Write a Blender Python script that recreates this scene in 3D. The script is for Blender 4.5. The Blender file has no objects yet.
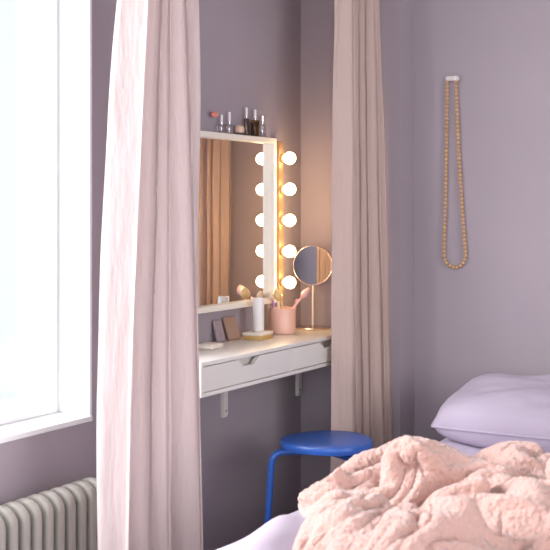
import bpy, bmesh, math, random
from mathutils import Vector, Matrix, noise
PI = math.pi
random.seed(7)
S = bpy.context.scene
C = S.collection

# ---------------------------------------------------------------- materials
def mat(name, col, rough=.5, metal=0, bump=None, var=None, coat=0, trans=0, emit=None, sheen=0, spec=.5, bump2=None):
    m = bpy.data.materials.new(name); m.use_nodes = True
    nt = m.node_tree; n = nt.nodes; l = nt.links
    b = n['Principled BSDF']
    b.inputs['Base Color'].default_value = (*col, 1)
    b.inputs['Roughness'].default_value = rough
    b.inputs['Metallic'].default_value = metal
    b.inputs['Specular IOR Level'].default_value = spec
    b.inputs['Coat Weight'].default_value = coat
    b.inputs['Sheen Weight'].default_value = sheen
    if emit:
        b.inputs['Emission Color'].default_value = (*emit[0], 1)
        b.inputs['Emission Strength'].default_value = emit[1]
    tc = n.new('ShaderNodeTexCoord')
    def noise_tex(scale, stretch=(1, 1, 1), detail=4):
        mp = n.new('ShaderNodeMapping'); mp.inputs['Scale'].default_value = stretch
        l.new(tc.outputs['Object'], mp.inputs['Vector'])
        t = n.new('ShaderNodeTexNoise'); t.inputs['Scale'].default_value = scale; t.inputs['Detail'].default_value = detail
        l.new(mp.outputs['Vector'], t.inputs['Vector'])
        return t
    if var:  # (scale, stretch, amount): soft mottling of the paint or dye itself
        t = noise_tex(var[0], var[1])
        mx = n.new('ShaderNodeMix'); mx.data_type = 'RGBA'
        k = var[2]
        mx.inputs[6].default_value = (*[c*(1-k) for c in col], 1)
        mx.inputs[7].default_value = (*[min(1, c*(1+k)) for c in col], 1)
        l.new(t.outputs['Fac'], mx.inputs[0]); l.new(mx.outputs[2], b.inputs['Base Color'])
    last = None
    for bp in (bump, bump2):
        if not bp: continue
        t = noise_tex(bp[0], bp[1], 6)
        bn = n.new('ShaderNodeBump'); bn.inputs['Strength'].default_value = bp[2]; bn.inputs['Distance'].default_value = bp[3]
        l.new(t.outputs['Fac'], bn.inputs['Height'])
        if last: l.new(last.outputs['Normal'], bn.inputs['Normal'])
        last = bn
    if last: l.new(last.outputs['Normal'], b.inputs['Normal'])
    if trans:
        tr = n.new('ShaderNodeBsdfTranslucent'); tr.inputs['Color'].default_value = (*col, 1)
        if last: l.new(last.outputs['Normal'], tr.inputs['Normal'])
        ms = n.new('ShaderNodeMixShader'); ms.inputs[0].default_value = trans
        l.new(b.outputs['BSDF'], ms.inputs[1]); l.new(tr.outputs['BSDF'], ms.inputs[2])
        l.new(ms.outputs['Shader'], n['Material Output'].inputs['Surface'])
    return m

def glass(name, tint=(1, 1, 1), gloss=.12):
    m = bpy.data.materials.new(name); m.use_nodes = True
    nt = m.node_tree; n = nt.nodes; l = nt.links
    n.remove(n['Principled BSDF'])
    t = n.new('ShaderNodeBsdfTransparent'); t.inputs['Color'].default_value = (*tint, 1)
    g = n.new('ShaderNodeBsdfGlossy'); g.inputs['Roughness'].default_value = .04
    lw = n.new('ShaderNodeLayerWeight'); lw.inputs['Blend'].default_value = .35
    mm = n.new('ShaderNodeMath'); mm.operation = 'MULTIPLY_ADD'; mm.inputs[1].default_value = .5; mm.inputs[2].default_value = gloss*.4
    l.new(lw.outputs['Fresnel'], mm.inputs[0])
    x = n.new('ShaderNodeMixShader')
    l.new(mm.outputs[0], x.inputs[0]); l.new(t.outputs[0], x.inputs[1]); l.new(g.outputs[0], x.inputs[2])
    l.new(x.outputs[0], n['Material Output'].inputs['Surface'])
    return m

M = {}
WALL = (.365, .312, .350)
M['wall'] = mat('lilac grey paint', WALL, .85, var=(2.2, (1, 1, 1), .07), bump=(60, (1, 1, 1), .08, .002))
M['ceiling'] = mat('white ceiling paint', (.75, .73, .72), .9)
M['floor'] = mat('pale bounce pine floor', (.68, .64, .66), .5, var=(3, (1, 14, 1), .2))  # unseen floor, made pale to bounce light under the desk
M['white'] = mat('white lacquer', (.80, .775, .75), .32)
M['whitewin'] = mat('white window paint', (.86, .87, .88), .5)
M['desk'] = mat('white desk foil', (.74, .70, .66), .35)
M['deskin'] = mat('drawer inside', (.45, .42, .40), .6)
M['frame'] = mat('cream white frame', (.86, .81, .72), .35)
M['mirror'] = mat('mirror glass', (.92, .92, .92), .01, 1)
M['brass'] = mat('brass', (.80, .56, .28), .28, 1)
M['stripmetal'] = mat('dull brass', (.42, .27, .15), .5, .5)
M['warmsilver'] = mat('warm silver', (.74, .62, .54), .22, 1)
M['copper'] = mat('copper', (.75, .42, .30), .25, 1)
M['bulb'] = mat('glowing opal glass', (1, .95, .88), .3, emit=((1, .67, .33), 30))
M['curtain_l'] = mat('pale pink linen', (.76, .655, .645), .85, trans=.30, bump=(9, (3.0, 3.0, .55), .85, .014), bump2=(260, (1, 1, 1), .15, .001), var=(5, (4, 4, .5), .03), sheen=.1, spec=.2)
M['curtain_r'] = mat('beige pink linen', (.63, .49, .445), .85, trans=.15, bump=(9, (3.0, 3.0, .55), .8, .012), bump2=(260, (1, 1, 1), .15, .001), var=(5, (4, 4, .5), .03), sheen=.1, spec=.2)
M['blue'] = mat('blue lacquer', (.028, .105, .42), .33, spec=.4, bump=(40, (1, 1, 1), .03, .002))
M['bed'] = mat('lilac cotton', (.60, .52, .64), .9, bump=(14, (1, 1, 1), .3, .01), sheen=.1)
M['pillow'] = mat('lilac pillow cotton', (.52, .45, .56), .9, bump=(10, (1, 1, 1), .3, .01))
M['pillow2'] = mat('darker lilac band', (.36, .29, .42), .9, bump=(10, (1, 1, 1), .3, .01))
M['throw'] = mat('fluffy pink wool', (.60, .375, .325), .95, bump=(85, (1, 1, 1), .9, .012), bump2=(28, (1, 1, 1), .6, .02), var=(30, (1, 1, 1), .05), sheen=.5, spec=.1)
M['bead'] = mat('natural wood beads', (.60, .36, .18), .45, var=(60, (1, 1, 1), .35))
M['cord'] = mat('beige cord', (.42, .27, .18), .8)
M['hook'] = mat('white ceramic hook', (.78, .72, .70), .3)
M['radiator'] = mat('warm grey radiator enamel', (.36, .335, .30), .4)
M['cup'] = mat('pink ceramic', (.84, .50, .40), .4, coat=.2)
M['pinkplastic'] = mat('pale pink plastic', (.86, .52, .50), .3)
M['goldplastic'] = mat('pale gold brush', (.72, .52, .24), .4)
M['cream'] = mat('cream bristles', (.85, .70, .55), .9)
M['violet'] = mat('violet handle', (.48, .30, .62), .35)
M['candle'] = mat('white glazed tube', (.82, .80, .80), .35)
M['goldbox'] = mat('gold card', (.70, .47, .18), .4, .4)
M['soap'] = mat('cream soap', (.82, .74, .65), .5)
M['palette1'] = mat('mauve case', (.33, .25, .28), .4)
M['palette2'] = mat('brown case', (.36, .22, .16), .45)
M['clear'] = glass('clear glass', (.93, .93, .95), .2)
M['amber'] = glass('olive glass', (.62, .52, .22), .15)
M['peach'] = mat('peach cream in a jar', (.72, .50, .38), .35, coat=.5)
M['dark'] = mat('dark lid', (.05, .035, .03), .4)
M['smoke'] = glass('smoky glass', (.50, .42, .38), .15)
M['capwhite'] = mat('pearl white cap', (.86, .82, .84), .3)
M['bulbpink'] = mat('coral rubber bulb', (.72, .25, .20), .5)
M['silver'] = mat('silver', (.8, .8, .8), .2, 1)
M['pane'] = glass('window pane', (.97, .98, 1), .1)

# ---------------------------------------------------------------- helpers
def bm_box(bm, a, b, bev=0, seg=2, mi=0):
    r = bmesh.ops.create_cube(bm, size=1)
    vs = r['verts']
    for v in vs:
        v.co = Vector([(a[i]+b[i])/2 + v.co[i]*(b[i]-a[i]) for i in range(3)])
    if bev:
        es = list({e for v in vs for e in v.link_edges})
        r = bmesh.ops.bevel(bm, geom=es, offset=bev, segments=seg, affect='EDGES', profile=.5)
    return bm

def bm_lathe(bm, prof, seg=32, c=(0, 0, 0), mtx=None):
    rings = []
    for r, z in prof:
        ring = []
        if r < 1e-6:
            ring = [bm.verts.new((0, 0, z))]
        else:
            for k in range(seg):
                a = 2*PI*k/seg
                ring.append(bm.verts.new((r*math.cos(a), r*math.sin(a), z)))
        rings.append(ring)
    for A, B in zip(rings, rings[1:]):
        if len(A) == 1 and len(B) == 1: continue
        for k in range(seg):
            k2 = (k+1) % seg
            if len(A) == 1: bm.faces.new((A[0], B[k2], B[k]))
            elif len(B) == 1: bm.faces.new((A[k], A[k2], B[0]))
            else: bm.faces.new((A[k], A[k2], B[k2], B[k]))
    for ring, flip in ((rings[0], True), (rings[-1], False)):
        if len(ring) > 1:
            bm.faces.new(ring[::-1] if flip else ring)
    X = (mtx or Matrix()).copy()
    for ring in rings:
        for v in ring: v.co = (X @ v.co) + Vector(c)
    return bm

def bm_tube(bm, pts, r, seg=10, flat=1, up=None):
    """sweep a round (or flattened) section along points; r may be a list"""
    pts = [Vector(p) for p in pts]
    rings = []
    ref = Vector(up) if up else None
    prev = None
    for i, p in enumerate(pts):
        t = (pts[min(i+1, len(pts)-1)] - pts[max(i-1, 0)]).normalized()
        if prev is None:
            u = ref or (Vector((0, 0, 1)) if abs(t.z) < .9 else Vector((1, 0, 0)))
            a = t.cross(u).normalized()
        else:
            a = (prev - t*prev.dot(t)).normalized()
        b = t.cross(a)
        prev = a
        rr = r[i] if isinstance(r, (list, tuple)) else r
        rings.append([bm.verts.new(p + a*math.cos(2*PI*k/seg)*rr + b*math.sin(2*PI*k/seg)*rr*flat) for k in range(seg)])
    for A, B in zip(rings, rings[1:]):
        for k in range(seg):
            bm.faces.new((A[k], A[(k+1) % seg], B[(k+1) % seg], B[k]))
    bm.faces.new(rings[0][::-1]); bm.faces.new(rings[-1])
    return bm

def bm_prism(bm, poly, d0, d1, axis='Y'):
    """extrude a 2-D outline between two depths along an axis"""
    def P(a, b, d):
        return {'Y': (a, d, b), 'X': (d, a, b), 'Z': (a, b, d)}[axis]
    A = [bm.verts.new(P(a, b, d0)) for a, b in poly]
    B = [bm.verts.new(P(a, b, d1)) for a, b in poly]
    n = len(poly)
    for k in range(n):
        bm.faces.new((A[k], A[(k+1) % n], B[(k+1) % n], B[k]))
    bm.faces.new(A[::-1]); bm.faces.new(B)
    return bm

def obj(name, bm, m, parent=None, smooth=True, sub=0, bevel=0, shift=None):
    bmesh.ops.recalc_face_normals(bm, faces=bm.faces[:])
    me = bpy.data.meshes.new(name); bm.to_mesh(me); bm.free()
    for mm in (m if isinstance(m, (list, tuple)) else [m]): me.materials.append(M[mm])
    o = bpy.data.objects.new(name, me); C.objects.link(o)
    if smooth:
        me.polygons.foreach_set('use_smooth', [True]*len(me.polygons))
        try: me.set_sharp_from_angle(angle=math.radians(38))
        except Exception: pass
    if bevel:
        bv = o.modifiers.new('bevel', 'BEVEL'); bv.width = bevel; bv.segments = 2; bv.limit_method = 'ANGLE'
    if sub:
        s = o.modifiers.new('sub', 'SUBSURF'); s.levels = sub; s.render_levels = sub
    if parent: o.parent = parent
    return o

def NB(): return bmesh.new()
def tag(o, label, cat, group=None):
    o['label'] = label; o['category'] = cat
    if group: o['group'] = group
    return o
def thing(name, label, cat, loc=(0, 0, 0), rz=0, group=None):
    o = bpy.data.objects.new(name, None); C.objects.link(o)
    o.location = loc; o.rotation_euler = (0, 0, rz); o.empty_display_size = .05
    return tag(o, label, cat, group)
def struct_(name, bm, m, parent=None, smooth=False):
    o = obj(name, bm, m, parent, smooth)
    if not parent: o['kind'] = 'structure'
    return o
def bx(a, b, bev=0, seg=2): return bm_box(NB(), a, b, bev, seg)

# ---------------------------------------------------------------- the room
YB, YA = 4.43, 4.285         # necklace wall, side wall of the dressing alcove
XS = .452                    # where the alcove's side wall ends
RX, RY, RZ = 4.3, -1.6, 2.55
WY0, WY1, WZ0, WZ1 = 1.35, 2.91, .608, 2.25
b = NB()
T = .17
bm_box(b, (-T, RY-.15, 0), (0, WY0, RZ)); bm_box(b, (-T, WY1, 0), (0, YA, RZ))
bm_box(b, (-T, WY0, 0), (0, WY1, WZ0)); bm_box(b, (-T, WY0, WZ1), (0, WY1, RZ))
struct_('wall_left', b, 'wall')
struct_('wall_alcove', bx((-T, YA, 0), (XS, YB+.15, RZ)), 'wall')
struct_('wall_back', bx((XS, YB, 0), (RX+.15, YB+.15, RZ)), 'wall')
b = NB()   # wall behind the camera, with a wide unseen window added for fill light
U0, U1 = 1.7, 4.0
bm_box(b, (0, RY-.15, 0), (U0, RY, RZ)); bm_box(b, (U1, RY-.15, 0), (RX+.15, RY, RZ))
bm_box(b, (U0, RY-.15, 0), (U1, RY, .5)); bm_box(b, (U0, RY-.15, 2.35), (U1, RY, RZ))
struct_('wall_front', b, 'wall')
b = NB()   # wall on the right of the camera with a second window opening
V0, V1 = .3, 2.9
bm_box(b, (RX, RY, 0), (RX+.15, V0, RZ)); bm_box(b, (RX, V1, 0), (RX+.15, YB, RZ))
bm_box(b, (RX, V0, 0), (RX+.15, V1, .7)); bm_box(b, (RX, V0, 2.3), (RX+.15, V1, RZ))
struct_('wall_right', b, 'wall')
struct_('floor', bx((-T, RY-.15, -.1), (RX+.15, YB+.15, 0)), 'floor')
struct_('ceiling', bx((-T, RY-.15, RZ), (RX+.15, YB+.15, RZ+.1)), 'ceiling')

# window in the left wall: white lined reveal, frame set back, pane
w = bpy.data.objects.new('window_1', None); C.objects.link(w); w['kind'] = 'structure'; w.location = (0, WY1, WZ0)
def win(name, bmx, m):
    o = obj(name, bmx, m, None, False)
    o.parent = w; o.matrix_parent_inverse = Matrix.Translation(-w.location); return o
b = NB(); e = .012
bm_box(b, (-T, WY1-e, WZ0), (.002, WY1, WZ1)); bm_box(b, (-T, WY0, WZ0), (.002, WY0+e, WZ1))
bm_box(b, (-T, WY0, WZ1-e), (.002, WY1, WZ1))
win('window_reveal', b, 'whitewin')
win('window_sill', bx((-T, WY0-.0, WZ0-.004), (.006, WY1+.0, WZ0+.014), .003), 'whitewin')
b = NB(); y0, y1, z0, z1 = WY0+e, WY1-e, WZ0+.014, WZ1-e
for a_, c_ in (((y0, z0), (y0+.05, z1)), ((y1-.05, z0), (y1, z1)), ((y0+.05, z0), (y1-.05, z0+.06)), ((y0+.05, z1-.05), (y1-.05, z1)), (((y0+y1)/2-.03, z0+.06), ((y0+y1)/2+.03, z1-.05))):
    bm_box(b, (-.165, a_[0], a_[1]), (-.125, c_[0], c_[1]), .004)
win('window_frame', b, 'whitewin')
win('pane', bx((-.148, y0+.02, z0+.02), (-.144, y1-.02, z1-.02)), 'pane')

w2 = bpy.data.objects.new('window_2', None); C.objects.link(w2); w2['kind'] = 'structure'; w2.location = (RX, V0, .7)
b = NB()
for a_, c_ in (((V0, .7), (V0+.05, 2.3)), ((V1-.05, .7), (V1, 2.3)), ((V0+.05, .7), (V1-.05, .76)), ((V0+.05, 2.25), (V1-.05, 2.3)), (((V0+V1)/2-.03, .76), ((V0+V1)/2+.03, 2.25))):
    bm_box(b, (RX+.09, a_[0], a_[1]), (RX+.13, c_[0], c_[1]), .004)
for nm, bb, mm in (('window_frame', b, 'whitewin'), ('pane', bx((RX+.108, V0+.02, .72), (RX+.112, V1-.02, 2.28)), 'pane')):
    o = obj(nm, bb, mm, None, False); o.parent = w2; o.matrix_parent_inverse = Matrix.Translation(-w2.location)

w3 = bpy.data.objects.new('fill_window', None); C.objects.link(w3); w3['kind'] = 'structure'; w3.location = (U0, RY, .5)  # added unseen window, lets fill light into the alcove corner
b = NB()
for a_, c_ in (((U0, .5), (U0+.05, 2.35)), ((U1-.05, .5), (U1, 2.35)), ((U0+.05, .5), (U1-.05, .56)), ((U0+.05, 2.3), (U1-.05, 2.35)), (((U0+U1)/2-.03, .56), ((U0+U1)/2+.03, 2.3))):
    bm_box(b, (a_[0], RY-.13, a_[1]), (c_[0], RY-.09, c_[1]), .004)
for nm, bb, mm in (('window_frame', b, 'whitewin'), ('pane', bx((U0+.02, RY-.112, .52), (U1-.02, RY-.108, 2.33)), 'pane')):
    o = obj(nm, bb, mm, None, False); o.parent = w3; o.matrix_parent_inverse = Matrix.Translation(-w3.location)

# ---------------------------------------------------------------- floating desk
DZ, DH, DD = .785, .113, .290
DY0, DY1 = 3.100, 4.280
t = thing('vanity_desk', 'long white wall-hung desk with two drawers under the framed mirror', 'desk', (0, DY0, DZ-DH))
def D(name, bmx, m, smooth=True, par=None, bevel=0):
    o = obj(name, bmx, m, None, smooth, bevel=bevel)
    o.parent = par or t
    o.matrix_parent_inverse = Matrix.Translation((-0, -DY0, -(DZ-DH)))
    return o
D('desk_top', bx((.001, DY0, DZ-.014), (DD, DY1, DZ), .0015), 'desk')
D('bottom_panel', bx((.001, DY0, DZ-DH), (DD-.001, DY1, DZ-DH+.013), .0015), 'desk')
for y in (DY0, (DY0+DY1)/2-.007, DY1-.014):
    D('side_panel', bx((.001, y, DZ-DH+.0132), (DD-.006 if y not in (DY0,) else DD-.001, y+.014, DZ-.0142)), 'desk', False)
D('back_panel', bx((.001, DY0+.015, DZ-DH+.0135), (.008, DY1-.015, DZ-.0145)), 'desk', False)
half = (DY1-DY0)/2
for k in range(2):
    y0 = DY0+.003+k*half+(0 if k else .001); y1 = DY0+(k+1)*half-.003
    zc = DZ-.017; zb = DZ-DH+.016
    yc = (y0+y1)/2; hw = .082; dp = .025
    out = [(y0, zb), (y1, zb), (y1, zc), (yc+hw, zc)]
    for s in range(9):       # rounded finger notch cut into the top edge
        a = s/8; ang = a*PI/2
        out.append((yc+hw-.034*a-.010*math.sin(ang), zc-dp*(1-math.cos(ang))*1.0))
    for s in range(8, -1, -1):
        a = s/8; ang = a*PI/2
        out.append((yc-hw+.034*a+.010*math.sin(ang), zc-dp*(1-math.cos(ang))))
    out += [(yc-hw, zc), (y0, zc)]
    dr = bpy.data.objects.new('drawer', None); C.objects.link(dr); dr.parent = t
    dr.location = (DD-.005, yc-DY0, .02); dr.empty_display_size = .03
    def DR(nm, bb, mm, sm=False, bev=0):
        o = obj(nm, bb, mm, None, sm, bevel=bev)
        o.parent = dr; o.matrix_parent_inverse = Matrix.Translation(Vector((-(DD-.005), -yc, -(DZ-DH+.02))))
    DR('drawer_front', bm_prism(NB(), out, DD-.018, DD-.002, 'X'), 'desk', False, .001)
    b = NB()
    bm_box(b, (.012, y0+.014, zb+.002), (DD-.020, y0+.024, zc-.016)); bm_box(b, (.012, y1-.024, zb+.002), (DD-.020, y1-.014, zc-.016))
    bm_box(b, (.012, y0+.024, zb+.002), (DD-.020, y1-.024, zb+.008)); bm_box(b, (.012, y0+.024, zb+.008), (.022, y1-.024, zc-.016))
    bm_box(b, (DD-.0390, y0+.024, zb+.008), (DD-.0350, y1-.024, zc-.004))
    DR('drawer_box', b, 'desk')
# curved brackets
for y in (3.125, 3.675, 4.250):
    b = NB(); z0 = DZ-DH
    poly = [(0.001, z0-.175), (.014, z0-.175), (.018, z0-.165), (.018, z0-.055)]
    for s in range(7):
        a = s/6*PI/2
        poly.append((.018+.032*(1-math.cos(a)), z0-.055+.028*math.sin(a)))
    poly += [(.058, z0-.018), (.185, z0-.014), (.19, z0-.001), (.001, z0-.001)]
    bm_prism(b, poly, y-.014, y+.014, 'Y')
    br = D('bracket', b, 'desk', False, bevel=.0015)
    b = NB(); bm_lathe(b, [(.0035, 0), (.0035, .002), (.0, .0025)], 12, (.0165, y, z0-.15), Matrix.Rotation(PI/2, 4, 'Y'))
    o = obj('screw', b, 'dark', None); o.parent = br
    # the bracket mesh keeps world coordinates through its parent's offset, so its child shares them
t['label'] = 'long white wall-hung desk with two drawers below the framed mirror'

# ---------------------------------------------------------------- wall mirror
MY0, MY1, MZ0, MZ1, MD = 3.365, 4.015, .900, 1.552, .040
t = thing('wall_mirror', 'large square wall mirror in a white box frame above the desk', 'mirror', (0, (MY0+MY1)/2, MZ0))
inv = Matrix.Translation((0, -(MY0+MY1)/2, -MZ0))
fw = .021
b = NB()
# one mitred frame ring
def ring(b, x0, x1, o4, i4):
    (a0, a1, c0, c1) = o4; (e0, e1, f0, f1) = i4
    O = [(a0, c0), (a1, c0), (a1, c1), (a0, c1)]; I = [(e0, f0), (e1, f0), (e1, f1), (e0, f1)]
    vo0 = [b.verts.new((x0, *p)) for p in O]; vo1 = [b.verts.new((x1, *p)) for p in O]
    vi0 = [b.verts.new((x0, *p)) for p in I]; vi1 = [b.verts.new((x1, *p)) for p in I]
    for k in range(4):
        j = (k+1) % 4
        b.faces.new((vo0[k], vo0[j], vo1[j], vo1[k])); b.faces.new((vi0[j], vi0[k], vi1[k], vi1[j]))
        b.faces.new((vo1[k], vo1[j], vi1[j], vi1[k])); b.faces.new((vo0[j], vo0[k], vi0[k], vi0[j]))
ring(b, .001, MD, (MY0, MY1, MZ0, MZ1), (MY0+fw, MY1-fw, MZ0+fw, MZ1-fw))
o = obj('mirror_frame', b, 'frame', None, False, bevel=.002); o.parent = t; o.matrix_parent_inverse = inv
o = obj('mirror_glass', bx((.010, MY0+fw-.001, MZ0+fw-.001), (.014, MY1-fw+.001, MZ1-fw+.001)), 'mirror', None, False); o.parent = t; o.matrix_parent_inverse = inv
o = obj('backing', bx((.002, MY0+fw-.0005, MZ0+fw-.0005), (.0095, MY1-fw+.0005, MZ1-fw+.0005)), 'deskin', None, False); o.parent = t; o.matrix_parent_inverse = inv

# ---------------------------------------------------------------- bulb strip
LY = 4.053
t = thing('vanity_light', 'vertical brass wall light with five glowing globe bulbs', 'lamp', (0, LY, .905))
inv = Matrix.Translation((0, -LY, -.905))
o = obj('base_plate', bx((.001, LY-.017, .905), (.040, LY+.017, 1.542), .003), 'stripmetal', None); o.parent = t; o.matrix_parent_inverse = inv
for k in range(5):
    z = 1.474-.1235*k
    Ry = Matrix.Rotation(PI/2, 4, 'Y')
    s = obj('socket', bm_lathe(NB(), [(.0165, 0), (.0165, .010), (.013, .013), (.0, .013)], 28, (.0402, LY, z), Ry), 'stripmetal', None)
    s.parent = t; s.matrix_parent_inverse = inv
    prof = [(.0, -.0245)]
    for q in range(1, 16):
        a = -PI/2+PI*q/16
        prof.append((.0245*math.cos(a), .0245*math.sin(a)))
    prof.append((0, .0245))
    g = obj('bulb', bm_lathe(NB(), prof, 32, (.0775, LY, z), Ry), 'bulb', None)
    g.parent = t; g.matrix_parent_inverse = inv

# ---------------------------------------------------------------- curtains
def curtain(name, label, y0, y1, y0b, y1b, xc, amp, n, m, seed, ztop=2.50, phase=0, skew=0):
    NS, NZ = 22*n, 90
    b = NB(); rows = []
    for j in range(NZ+1):
        v = j/NZ; z = .015+(ztop-.015)*v
        row = []
        for i in range(NS+1):
            s = i/NS
            A0 = y0b+(y0-y0b)*v**1.9; A1 = y1b+(y1-y1b)*v
            wv = noise.noise(Vector((s*2.3+seed, v*1.1, seed)))
            ph = 2*PI*n*(s+.11*noise.noise(Vector((s*2.1, v*.8, seed+4.2))))+phase+.6*wv
            am = amp*(.62+.38*(1-v))*(1+.55*noise.noise(Vector((s*3.7, v*.9, seed+9))))
            x = xc+am*math.sin(ph)+.12*am*math.sin(3*ph+1)
            y = A0+(A1-A0)*s+.35*am*math.sin(2*ph+.6)+.004*noise.noise(Vector((s*9, v*5, seed)))
            y = min(y, 4.281)
            f = noise.noise(Vector((s*n*5.0, v*7.0, seed+2)))
            g = noise.noise(Vector((s*n*9.0, v*4.0+s*6, seed+6)))
            x += .0035*f+.002*g
            x += skew*s*(1-v)
            row.append(b.verts.new((x, y, z)))
        rows.append(row)
    for j in range(NZ):
        for i in range(NS):
            b.faces.new((rows[j][i], rows[j][i+1], rows[j+1][i+1], rows[j+1][i]))
    o = obj(name, b, m, None, True)
    for p in o.data.polygons: p.use_smooth = True
    so = o.modifiers.new('cloth', 'SOLIDIFY'); so.thickness = .0016
    return tag(o, label, 'curtain', 'curtains around the vanity')
curtain('curtain', 'wide pale pink linen curtain hanging between window and vanity', 2.715, 2.875, 2.495, 3.005, .375, .052, 4, 'curtain_l', 3.3, phase=.4)
curtain('curtain', 'narrower beige pink linen curtain hanging behind the blue stool', 3.965, 4.262, 3.955, 4.270, .352, .040, 5, 'curtain_r', 8.1, phase=2.2, skew=.05)
for y0, y1 in ((2.45, 4.27),):
    tag(obj('curtain_rail', bx((.35, y0, 2.505), (.395, y1, 2.549), .004), 'white'), 'white curtain rail fixed to the ceiling', 'curtain rail')

# ---------------------------------------------------------------- stool
ST = (.478, 3.61); SZ = .474; SR = .161
t = thing('stool', 'bright blue three-legged stool in front of the desk', 'stool', (ST[0], ST[1], 0), 0)
b = NB()
rot = math.radians(212)
NR = 72
def seat_r(a): return SR*(1+.035*math.cos(3*(a-rot)))
prof = [(0, -.030), (.90, -.030), (.975, -.026), (1.0, -.016), (1.0, -.009), (.985, -.002), (.955, 0), (.6, -.001), (0, -.002)]
rings = []
for f, z in prof:
    if f == 0: rings.append([b.verts.new((0, 0, SZ+z))])
    else: rings.append([b.verts.new((seat_r(2*PI*k/NR)*f*math.cos(2*PI*k/NR), seat_r(2*PI*k/NR)*f*math.sin(2*PI*k/NR), SZ+z)) for k in range(NR)])
for A, B in zip(rings, rings[1:]):
    for k in range(NR):
        j = (k+1) % NR
        if len(A) == 1: b.faces.new((A[0], B[j], B[k]))
        elif len(B) == 1: b.faces.new((A[k], A[j], B[0]))
        else: b.faces.new((A[k], A[j], B[j], B[k]))
obj('seat', b, 'blue', t)
for k in range(3):
    a = rot+2*PI*k/3
    pts = []
    for r_, z_ in ((.045, SZ-.0425), (.10, SZ-.0425), (.145, SZ-.0425), (.163, SZ-.044), (.178, SZ-.050), (.189, SZ-.062), (.195, SZ-.078), (.198, SZ-.11), (.203, SZ-.2), (.212, SZ-.34), (.220, .012)):
        pts.append((r_*math.cos(a), r_*math.sin(a), z_))
    obj('leg', bm_tube(NB(), pts, .0155, 16, .78, up=(0, 0, 1)), 'blue', t)
    o = obj('foot_pad', bm_lathe(NB(), [(.010, 0), (.013, .003), (.013, .0118), (0, .0118)], 20, (.2205*math.cos(a), .2205*math.sin(a), .0002)), 'dark', t)

# ---------------------------------------------------------------- bed
bedt = thing('bed', 'low bed with lilac sheet in the front right corner', 'bed', (1.55, 3.2, 0))
def BD(nm, bb, mm, **k):
    o = obj(nm, bb, mm, None, **k); o.parent = bedt; o.matrix_parent_inverse = Matrix.Translation((-1.55, -3.2, 0)); return o
BX0, BX1, BY0, BY1 = .74, 2.36, 1.98, 4.40
BD('bed_base', bx((BX0+.05, BY0+.05, .08), (BX1-.05, BY1, .24), .01), 'deskin')
for x in (BX0+.12, BX1-.12):
    for y in (BY0+.12, BY1-.1):
        BD('leg', bm_lathe(NB(), [(.022, 0), (.03, .0795), (0, .0795)], 20, (x, y, .0005)), 'dark')
BD('mattress', bx((BX0+.04, BY0+.04, .2405), (BX1-.04, BY1-.002, .425), .045, 4), 'bed')
# lilac duvet: a sheet that rolls over the mattress edge
def duvet():
    b = NB(); NX, NY = 110, 130; rows = []
    R = .10; top = .452; drop = .20
    W = BX1-BX0; L = BY1-.03-BY0
    def roll(d, R):      # distance from the edge (negative inside) -> outward offset, downward drop
        if d < 0: return d, 0
        a = d/R
        if a < PI/2: return R*math.sin(a), R*(1-math.cos(a))
        return R, R+(d-R*PI/2)
    for j in range(NY+1):
        row = []
        for i in range(NX+1):
            u = -(drop)+(W-2*R+2*drop)*i/NX; v = -(drop)+(L-R+drop)*j/NY
            ox = oz1 = 0
            x = u
            if u < 0:
                o_, z_ = roll(-u, R); x = -o_; oz1 = z_
            elif u > W-2*R:
                o_, z_ = roll(u-(W-2*R), R); x = W-2*R+o_; oz1 = z_
            y = v; oz2 = 0
            if v < 0:
                o_, z_ = roll(-v, R); y = -o_; oz2 = z_
            z = top-max(oz1, oz2)
            wx, wy = BX0+R+x, BY0+R+y
            nz = .020*noise.noise(Vector((wx*3.5, wy*2.2, 1.7)))+.010*noise.noise(Vector((wx*9, wy*5, 4.7)))
            rg = .010*math.sin(wx*26+9*noise.noise(Vector((wx*1.5, wy*1.5, 9))))
            z += nz+rg*(1 if oz1 < .02 else .4)
            wx += .012*noise.noise(Vector((wy*5, z*6, 2)))*(oz1 > 0)
            row.append(b.verts.new((wx, wy, z)))
        rows.append(row)
    for j in range(NY):
        for i in range(NX):
            b.faces.new((rows[j][i], rows[j][i+1], rows[j+1][i+1], rows[j+1][i]))
    o = obj('duvet', b, 'bed', None, True)
    so = o.modifiers.new('thick', 'SOLIDIFY'); so.thickness = .012; so.offset = -1
    return o
tag(duvet(), 'lilac duvet spread over the bed under the fluffy pink throw', 'duvet')

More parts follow.
